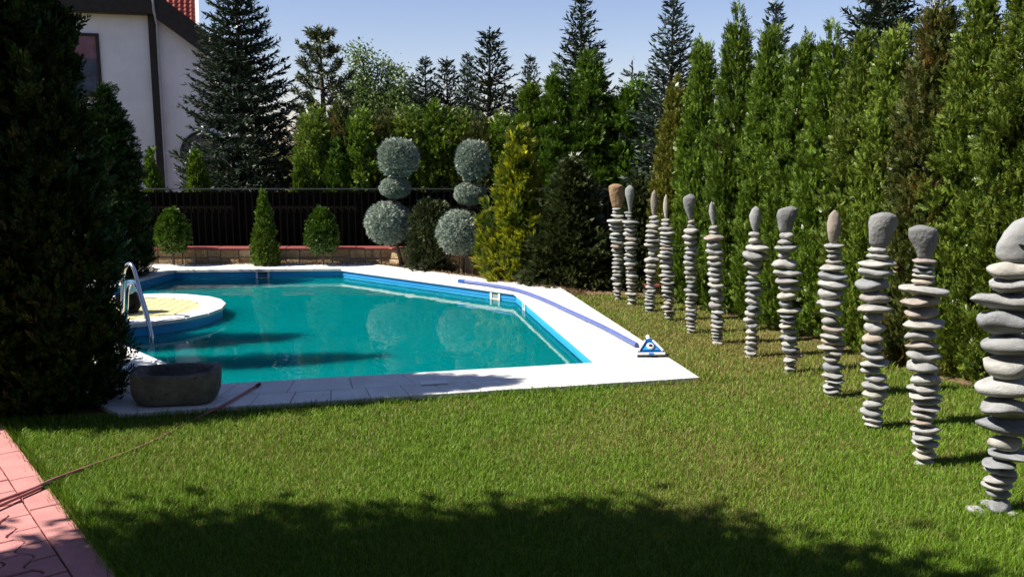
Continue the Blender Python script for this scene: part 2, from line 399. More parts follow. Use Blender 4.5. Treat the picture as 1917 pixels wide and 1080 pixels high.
WATER_Z = -0.085
DECK_Z = 0.042
POOL = [(0.73, 7.17), (0.05, 10.75), (-2.42, 12.82), (-4.76, 12.66), (-5.02, 10.7), (-5.02, 8.6), (-3.55, 7.5), (-2.42, 6.44)]
DECK_W = 0.60

# ground sheet with the pool cut out of it
hole = offset_poly(POOL, 0.16)
outer = [(-600, -300), (600, -300), (600, 900), (-600, 900)]
loops = [[Vector((p[0], p[1], 0)) for p in outer], [Vector((p[0], p[1], 0)) for p in hole]]
tris = tessellate_polygon(loops)
gv = [tuple(p) for l in loops for p in l]
g = obj('ground', gv, [tuple(t) for t in tris], M['turf']); tag(g, kind='structure')
# make sure it faces up
bm = bmesh.new(); bm.from_mesh(g.data); bmesh.ops.recalc_face_normals(bm, faces=bm.faces)
if sum(f.normal.z for f in bm.faces) < 0: bmesh.ops.reverse_faces(bm, faces=bm.faces)
bm.to_mesh(g.data); bm.free()

def sheet(name, poly, z, mat):
    t = tessellate_polygon([[Vector((p[0], p[1], 0)) for p in poly]])
    o = obj(name, [(p[0], p[1], z) for p in poly], [tuple(q) for q in t], mat)
    for p in o.data.polygons:
        pass
    return tag(o, kind='structure')
sheet('planting_bed', [(-9, 13.0), (-2.0, 13.05), (0.75, 10.75), (1.75, 10.75), (2.45, 10.8), (5, 11), (5, 30), (-9, 30)], 0.006, M['soil'])
sheet('hedge_bed', [(1.95, 10.3), (3.35, 6.75), (4.3, 5.0), (6.5, 5.0), (5.0, 10.9), (2.3, 10.9)], 0.004, M['soil'])
sheet('shrub_bed', [(-9, 5.4), (-3.5, 5.62), (-3.2, 5.78), (-2.1, 5.9), (-2.1, 6.3), (-9, 9)], 0.005, M['soil'])

# ---- pool basin
basin = empty('pool_basin', (0, 0, 0)); tag(basin, kind='structure')
mb = MB(); n = len(POOL)
for i in range(n):
    a, c = POOL[i], POOL[(i + 1) % n]
    mb.add([(a[0], a[1], -1.4), (c[0], c[1], -1.4), (c[0], c[1], 0.003), (a[0], a[1], 0.003)], [(3, 2, 1, 0)])
mb.build('basin_wall', M['liner'], basin)
t = tessellate_polygon([[Vector((p[0], p[1], 0)) for p in POOL]])
obj('basin_floor', [(p[0], p[1], -1.398) for p in POOL], [tuple(q) for q in t], M['liner'], basin)
for i in range(n):
    if i in (4, 5, 6): continue
    a, c = Vector(POOL[i]), Vector(POOL[(i + 1) % n])
    d = (c - a); ln = d.length; d.normalize(); inn = Vector((-d.y, d.x))
    for zz, th in ((-0.040, 0.010), (-0.058, 0.006)):
        mid = (a + c) / 2 + inn * 0.0045
        MB().box((mid.x, mid.y, zz), (ln - 0.02, 0.009, th), math.atan2(d.y, d.x)).build('liner_bead', M['liner'], basin)
# ---- water
t = tessellate_polygon([[Vector((p[0], p[1], 0)) for p in POOL]])
WP = offset_poly(POOL, -0.003)
w = MB().prism([(p.x, p.y) for p in WP], -1.392, WATER_Z).build('pool_water', M['water'])
bm = bmesh.new(); bm.from_mesh(w.data); bmesh.ops.recalc_face_normals(bm, faces=bm.faces); bm.to_mesh(w.data); bm.free()
tag(w, kind='structure')

# ---- deck of two rows of tiles round the pool
deck = empty('pool_deck', (0, 0, 0)); tag(deck, kind='structure')
rnd = random.Random(4)
oI, oO = offset_poly(POOL, 0.012), offset_poly(POOL, DECK_W - 0.012)
mb = MB()
for i in range(n):
    j = (i + 1) % n
    q = [oI[i], oO[i], oO[j], oI[j]]
    mb.prism([(p.x, p.y) for p in q], 0.004, 0.031)
mb.build('mortar_bed', M['mortar'], deck)
def tile_block(q, z0, z1, name, mat, parent, jit=0.0015):
    """one tile: quad q in plan, slightly rounded edge on top"""
    c = sum((Vector(p[:2]) for p in q), Vector((0, 0))) / len(q)
    dz = rnd.uniform(-jit, jit)
    k = len(q)
    top_in = [c + (Vector(p[:2]) - c) * (1 - 0.004 / max(0.02, (Vector(p[:2]) - c).length)) for p in q]
    v = [(p[0], p[1], z0) for p in q] + [(p[0], p[1], z1 - 0.004 + dz) for p in q] + [(p.x, p.y, z1 + dz) for p in top_in]
    f = [tuple(range(k))[::-1], tuple(range(2 * k, 3 * k))]
    for r in range(2):
        for i in range(k):
            j2 = (i + 1) % k
            f.append((r * k + i, r * k + j2, (r + 1) * k + j2, (r + 1) * k + i))
    v = [(p[0] - c.x, p[1] - c.y, p[2]) for p in v]
    return obj(name, v, f, mat, parent, (c.x, c.y, 0))
ROWS = [(-0.032, 0.327, 0.42), (0.332, DECK_W, 0.262)]
for i in range(n):
    j = (i + 1) % n
    for (o0, o1, tl) in ROWS:
        A0, A1 = offset_poly(POOL, o0), offset_poly(POOL, o1)
        a0, b0, a1, b1 = A0[i], A0[j], A1[i], A1[j]
        ln = ((b0 - a0).length + (b1 - a1).length) / 2
        m_ = max(1, round(ln / tl)); gp = 0.0025 / ln
        for k in range(m_):
            s0, s1 = k / m_ + gp, (k + 1) / m_ - gp
            tile_block([a0.lerp(b0, s0), a1.lerp(b1, s0), a1.lerp(b1, s1), a0.lerp(b0, s1)], 0.008, DECK_Z, 'deck_tile', M['tile'], deck)
# broad terrace behind the near left corner
for r_ in range(6):
    for k in range(7):
        x0 = -3.25 - 0.42 * k - 0.0; y0 = 6.12 + 0.42 * r_
        q = [Vector((x0 - 0.415, y0)), Vector((x0, y0)), Vector((x0, y0 + 0.415)), Vector((x0 - 0.415, y0 + 0.415))]
        cx, cy = x0 - 0.21, y0 + 0.21
        P2 = offset_poly(POOL, DECK_W + 0.32)
        if in_poly(np.array([cx]), np.array([cy]), [(p.x, p.y) for p in P2])[0]: continue
        tile_block(q, 0.008, DECK_Z - 0.004, 'terrace_tile', M['tile'], deck)

# ---- round island
IC = Vector((-4.10, 9.65)); IR = 0.965
isl = empty('round_island', (IC.x, IC.y, 0)); tag(isl, kind='structure')
mb = MB(); K = 48
v = []; f = []
for z_ in (-1.39, 0.006):
    for k in range(K):
        a = 2 * PI * k / K; v.append(((IR - 0.035) * math.cos(a), (IR - 0.035) * math.sin(a), z_))
for k in range(K):
    f.append((k, (k + 1) % K, K + (k + 1) % K, K + k))
f.append(tuple(range(K, 2 * K)))
mb.add(v, f[:-1], True); mb.add(v[K:], [tuple(range(K))])
mb.build('island_wall', M['liner'], isl)
v = [((0.71) * math.cos(2 * PI * k / K), 0.71 * math.sin(2 * PI * k / K), 0.026) for k in range(K)]
obj('mortar_bed', v, [tuple(range(K))], M['yellow_mortar'], isl)
KT = 20
for k in range(KT):
    a0, a1 = 2 * PI * k / KT + 0.003, 2 * PI * (k + 1) / KT - 0.003
    q = [Vector((0.70 * math.cos(a0), 0.70 * math.sin(a0))), Vector((IR * math.cos(a0), IR * math.sin(a0))), Vector((IR * math.cos(a1), IR * math.sin(a1))), Vector((0.70 * math.cos(a1), 0.70 * math.sin(a1)))]
    tile_block(q, 0.008, DECK_Z, 'coping_tile', M['tile'], isl)
pw, gp = 0.115, 0.002
for ix in range(-7, 7):
    for iy in range(-7, 7):
        x0, y0 = ix * pw, iy * pw + (0.5 * pw if ix % 2 else 0)
        wv = lambda t_: 0.012 * math.sin(2 * PI * t_ / pw)
        pts = []
        for s_ in np.linspace(0, 1, 4)[:-1]: pts.append((x0 + gp + s_ * (pw - 2 * gp), y0 + gp + wv(x0 + s_ * pw)))
        for s_ in np.linspace(0, 1, 4)[:-1]: pts.append((x0 + pw - gp, y0 + gp + s_ * (pw - 2 * gp)))
        for s_ in np.linspace(1, 0, 4)[:-1]: pts.append((x0 + gp + s_ * (pw - 2 * gp), y0 + pw - gp + wv(x0 + s_ * pw)))
        for s_ in np.linspace(1, 0, 4)[:-1]: pts.append((x0 + gp, y0 + gp + s_ * (pw - 2 * gp)))
        cx = sum(p[0] for p in pts) / len(pts); cy = sum(p[1] for p in pts) / len(pts)
        if math.hypot(cx, cy) > 0.68: continue
        q = []
        for p in pts:
            r_ = math.hypot(*p)
            q.append(Vector(p) if r_ < 0.692 else Vector(p) * (0.692 / r_))
        tile_block(q, 0.01, DECK_Z - 0.003, 'paver', M['cream'], isl, 0.0012)

# ---- pink path at the lower left
path = empty('garden_path', (0, 0, 0)); tag(path, kind='structure')
PO = Vector((-3.28, 5.61)); PA = Vector((0.618, -0.786)); PB = Vector((-0.786, -0.618))
def pp(a, b_): return PO + PA * a + PB * b_
q = [pp(-4, 0.01), pp(7, 0.01), pp(7, 2.2), pp(-4, 2.2)]
MB().prism([(p.x, p.y) for p in q][::-1], 0.002, 0.012).build('mortar_bed', M['mortar'], path)
for k in range(-7, 13):
    a0 = k * 0.5 + 0.17
    tile_block([pp(a0 + 0.003, 0.0), pp(a0 + 0.003, 0.137), pp(a0 + 0.497, 0.137), pp(a0 + 0.497, 0.0)], 0.004, 0.03, 'border_slab', M['pink'], path)
TL, TW, G_ = 0.19, 0.115, 0.0042
for jb in range(0, 11):
    for ka in range(-5, 32):
        a0 = ka * TL + (TL / 2 if jb % 2 else 0)
        b0 = 0.140 + jb * TW
        wv = lambda a: 0.030 * math.sin(2 * PI * a / TL)
        pts = []
        S_ = np.linspace(0, 1, 9)
        lowf = (lambda a: 0.0) if jb == 0 else wv
        for s_ in S_: pts.append(pp(a0 + G_ + s_ * (TL - 2 * G_), b0 + G_ + lowf(a0 + s_ * TL)))
        for s_ in S_[::-1]: pts.append(pp(a0 + G_ + s_ * (TL - 2 * G_), b0 + TW - G_ + wv(a0 + s_ * TL)))
        c_ = pts[0]
        if c_.y < 2.4: continue
        tile_block(pts[::-1], 0.004, 0.028, 'wavy_paver', M['pink'], path, 0.003)

# ---- low stone clad wall with red coping
def clad_wall(name, pts, hgt, label, seed, group=None):
    rr = random.Random(seed)
    root = empty(name, (pts[0][0], pts[0][1], 0))
    tag(root, label, 'wall', group)
    o0 = Vector(pts[0])
    for s in range(len(pts) - 1):
        a, c = Vector(pts[s]) - o0, Vector(pts[s + 1]) - o0
        d = c - a; ln = d.length; d.normalize(); ang = math.atan2(d.y, d.x); nn = Vector((d.y, -d.x))  # front side
        mid = (a + c) / 2 - nn * 0.07
        MB().box((mid.x, mid.y, hgt / 2), (ln + 0.02 - 0.006 * s, 0.13, hgt), ang).build('wall_core', M['mortar'], root)
        x = 0.0
        while x < ln - 0.04:
            w_ = min(rr.uniform(0.15, 0.27), ln - x)
            if rr.random() < 0.3: rows = [(0, hgt)]
            else:
                sp = rr.uniform(0.4, 0.6) * hgt; rows = [(0, sp), (sp, hgt)]
            for (z0, z1) in rows:
                subs = [(x, x + w_)] if (rr.random() < 0.7 or w_ < 0.2) else [(x, x + w_ * 0.45), (x + w_ * 0.45, x + w_)]
                for (x0, x1) in subs:
                    th = rr.uniform(0.014, 0.028)
                    p = a + d * ((x0 + x1) / 2) + nn * (th / 2 - 0.004)
                    MB().box((0, 0, 0), (x1 - x0 - 0.014, th, z1 - z0 - 0.014), ang, 0.005).build('cladding_stone', M['flag'], root, (p.x, p.y, (z0 + z1) / 2))
            x += w_
        m_ = max(1, round(ln / 0.5))
        for k in range(m_):
            p = a + d * ((k + 0.5) * ln / m_) - nn * 0.06
            MB().box((0, 0, 0), (ln / m_ - 0.006, 0.22, 0.03), ang, 0.006).build('coping_tile', M['red_cap'], root, (p.x, p.y, hgt + 0.0152))
    return root
clad_wall('garden_wall', [(-5.9, 13.42), (-1.82, 13.46), (-1.48, 13.22)], 0.24, 'long low stone clad wall with red coping behind the far pool edge', 3)
clad_wall('garden_wall', [(-1.0, 12.78), (-0.52, 12.40), (-0.38, 12.62)], 0.24, 'short stone clad wall end with red coping beside golden cypress', 8)
kb = empty('garden_kerb', (1.95, 10.82, 0)); tag(kb, 'low red capped kerb behind the far stone stacks', 'kerb')
MB().box((0, 0.02, 0.045), (0.72, 0.10, 0.09), 0.0).build('kerb_base', M['mortar'], kb)
for k in range(2):
    MB().box((-0.18 + 0.36 * k, 0.02, 0.107), (0.354, 0.17, 0.03), 0.0, 0.005).build('coping_tile', M['red_cap'], kb)

# ---- dark metal fence
FY = 13.95
FTOP = at(600, 353, FY).z
fence = empty('metal_fence', (-8.0, FY, 0)); tag(fence, 'long dark metal bar fence with thin grey top rail behind the pool', 'fence')
FX0, FX1 = 0.0, 13.2
mb = MB().box(((FX0 + FX1) / 2, 0, FTOP - 0.008), (FX1 - FX0, 0.045, 0.016)); mb.build('top_rail', M['rail'], fence)
for zz in (FTOP - 0.22, 0.30):
    MB().box(((FX0 + FX1) / 2, -0.014, zz), (FX1 - FX0, 0.018, 0.035)).build('rail', M['fence'], fence)
bar = MB().box((0, 0, 0), (0.022, 0.022, FTOP - 0.06)).mesh('bar'); bar.materials.append(M['fence'])
post = MB().box((0, 0, 0), (0.06, 0.06, FTOP - 0.03)).mesh('post'); post.materials.append(M['fence'])
pan = MB().box((0, 0, 0), (1.82, 0.006, FTOP - 0.09)).mesh('backing_sheet'); pan.materials.append(M['fence_sheet'])
np_ = 7
for k in range(np_ + 1):
    link('post', post, None, fence, (k * 1.885, 0, (FTOP - 0.03) / 2))
for k in range(np_):
    link('backing_sheet', pan, None, fence, ((k + 0.5) * 1.885, 0.03, (FTOP - 0.09) / 2 + 0.03))
for k in range(int((FX1 - FX0) / 0.1047)):
    x = (k + 0.5) * 0.1047
    link('bar', bar, None, fence, (x, -0.034, (FTOP - 0.06) / 2 + 0.02))

# ---- white house behind the fence
house = empty('house', (-9.21, 24.0, 0), math.atan2(0.3, 0.954))
tag(house, 'white rendered house with dark eaves and red tiled roof behind the big spruce', 'house')
wall_poly = [(-7, 0), (2.2, 0), (2.2, 3.37), (0.05, 5.0), (-7, 5.0)]
v = [(p[0], 0, p[1]) for p in wall_poly] + [(p[0], 6, p[1]) for p in wall_poly]
k5 = 5
f = [tuple(range(5)), tuple(range(5, 10))[::-1]] + [(i, i + 5, (i + 1) % 5 + 5, (i + 1) % 5) for i in range(5)]
obj('wall', v, f, M['render'], house)
# eaves, verge board
MB().box((-3.45, -0.16, 5.22), (7.1, 0.34, 0.44), 0, 0.02).build('eaves_board', M['house_dark'], house)
sl = -0.758
def slab(x0, x1, zt0, th, y0, y1):
    v = [(x0, y0, zt0 - th), (x1, y0, zt0 + sl * (x1 - x0) - th), (x1, y0, zt0 + sl * (x1 - x0)), (x0, y0, zt0)]
    v += [(p[0], y1, p[2]) for p in v]
    return v, [(0, 1, 2, 3), (7, 6, 5, 4), (0, 4, 5, 1), (1, 5, 6, 2), (2, 6, 7, 3), (3, 7, 4, 0)]
v, f = slab(0.12, 2.4, 5.53, 0.60, -0.30, 0.0); obj('verge_board', v, f, M['house_dark'], house)
v, f = slab(0.0, 2.4, 5.64, 0.10, -0.28, 6.0); lr = obj('lower_roof', v, f, M['house_dark'], house)
MB().box((0.0, -0.07, 2.6), (0.17, 0.14, 5.2)).build('corner_post', M['house_dark'], house)
MB().tube([(0.075, -0.40, 5.50), (0.08, -0.36, 5.1), (0.13, -0.20, 4.75), (0.135, -0.20, 0.0)], 0.028, 8).build('downpipe', M['pipe'], house)
MB().box((-3.0, -0.345, 5.475), (6.2, 0.06, 0.05)).build('gutter', M['pipe'], house)
# window with net curtain
wx0, wx1, wz0, wz1 = -2.75, -1.27, 2.95, 4.52
win = MB()
win.box(((wx0 + wx1) / 2, -0.015, wz1 - 0.035), (wx1 - wx0, 0.07, 0.07)); win.box(((wx0 + wx1) / 2, -0.015, wz0 + 0.035), (wx1 - wx0, 0.07, 0.07))
for xx in (wx0 + 0.04, (wx0 + wx1) / 2, wx1 - 0.04): win.box((xx, -0.017, (wz0 + wz1) / 2), (0.08, 0.064, wz1 - wz0 - 0.15))
wo = win.build('window', M['house_dark'], house)
for xx in ((wx0 * 3 + wx1) / 4, (wx0 + wx1 * 3) / 4):
    MB().box((xx, -0.022, (wz0 + wz1) / 2), (0.62, 0.008, wz1 - wz0 - 0.14)).build('pane', M['glass'], wo)
cv = []; cf = []
for i in range(61):
    x = wx0 + 0.08 + (wx1 - wx0 - 0.16) * i / 60
    for z_ in (wz0 + 0.07, wz1 - 0.07): cv.append((x, -0.008 + 0.005 * math.sin(i * 1.3), z_))
for i in range(60): cf.append((2 * i, 2 * i + 2, 2 * i + 3, 2 * i + 1))
obj('curtain', cv, cf, M['curtain'], wo, smooth=True)
# round window low on the right
rw = MB()
ring = [(1.13 + 0.60 * math.cos(2 * PI * k / 32), -0.04, 1.50 + 0.60 * math.sin(2 * PI * k / 32)) for k in range(33)]
rw.tube(ring, 0.035, 6, False)
rwo = rw.build('round_window', M['house_dark'], house)
obj('pane', [(1.13 + 0.59 * math.cos(2 * PI * k / 32), -0.02, 1.50 + 0.59 * math.sin(2 * PI * k / 32)) for k in range(32)], [tuple(range(32))], M['disc'], rwo)
# red tiled roof behind
ry0, rz0, rsl = 1.3, 4.2, math.tan(R(48))
roof = empty('roof', (0, 0, 0)); roof.parent = house
xr = 1.02
v = [(-6.5, ry0, rz0), (xr, ry0, rz0), (xr, ry0 + 4, rz0 + 4 * rsl), (-6.5, ry0 + 4, rz0 + 4 * rsl)]
v += [(p[0], p[1] + 0.1, p[2] - 0.1) for p in v]
obj('roof_deck', v, [(0, 1, 2, 3), (7, 6, 5, 4), (0, 4, 5, 1), (1, 5, 6, 2), (2, 6, 7, 3), (3, 7, 4, 0)], M['house_dark'], roof)
tw, tl = 0.15, 0.17
tvs = []; tfs = []
for i in range(7):
    x = i / 6 * tw; h_ = 0.035 * math.sin(PI * min(1, i / 4)) if i <= 4 else -0.008
    tvs += [(x, 0, h_ + 0.018), (x, tl * 1.15, h_ + 0.002), (x, 0, h_ - 0.006)]
for i in range(6):
    tfs += [(3 * i, 3 * i + 3, 3 * i + 4, 3 * i + 1), (3 * i + 2, 3 * i + 5, 3 * i + 3, 3 * i)]
tm = pydata('roof_tile', tvs, tfs, True); tm.materials.append(M['roof_tile'])
for r_ in range(15):
    for k in range(13):
        t_ = link('roof_tile', tm, None, roof, (xr - tw * (k + 1), ry0 + 0.15 + r_ * tl * math.cos(R(48)), rz0 + (0.15 + r_ * tl * math.cos(R(48))) * rsl + 0.03))
        t_.rotation_euler = (R(48), 0, 0)
MB().box((0, 0, 0), (0.10, 5.6, 0.12), 0, 0, Matrix.Rotation(R(48), 3, 'X')).build('verge_trim', M['render'], roof, (xr + 0.05, ry0 + 1.9, rz0 + 1.9 * rsl))

# ---- unseen house added behind the viewpoint to block part of the sky
hh_ = empty('sky_blocking_house', (-1.0, -1.2, 0)); tag(hh_, 'unseen brown rendered house added behind the viewpoint to block part of the sky', 'house')
M['brown_render'] = pm('brown_render', (0.20, 0.15, 0.11), (0.16, 0.12, 0.09), nscale=2, rough=0.9, spec=0.1, bump=0.2, bscale=25)
MB().box((0, -2.5, 3.0), (15.0, 5.0, 6.0)).build('wall', M['brown_render'], hh_)
v = [(-8, 0.6, 5.9), (8, 0.6, 5.9), (8, -2.5, 8.2), (-8, -2.5, 8.2), (8, -5.6, 5.9), (-8, -5.6, 5.9)]
v += [(p[0], p[1], p[2] - 0.2) for p in v]
obj('roof', v, [(0, 1, 2, 3), (3, 2, 4, 5), (7, 6, 9, 8), (8, 9, 11, 10), (0, 6, 7, 1), (5, 4, 10, 11), (0, 3, 9, 6), (3, 5, 11, 9), (1, 7, 8, 2), (2, 8, 10, 4)], M['roof_tile'], hh_)
for xx, zz, ww, hh2 in ((0.9, 1.1, 1.8, 2.2), (-3.6, 1.5, 1.4, 1.3), (5.0, 1.5, 1.4, 1.3), (-3.6, 4.2, 1.4, 1.3), (0.9, 4.2, 1.4, 1.3), (5.0, 4.2, 1.4, 1.3)):
    f_ = MB()
    for s_ in (-1, 1): f_.box((xx + s_ * (ww / 2 - 0.04), 0.03, zz), (0.08, 0.06, hh2)); f_.box((xx, 0.031, zz + s_ * (hh2 / 2 - 0.04)), (ww - 0.17, 0.06, 0.08))
    fo = f_.build('door' if ww > 1.5 else 'window', M['house_dark'], hh_)
    MB().box((xx, 0.012, zz), (ww - 0.15, 0.012, hh2 - 0.15)).build('pane', M['disc'], fo)

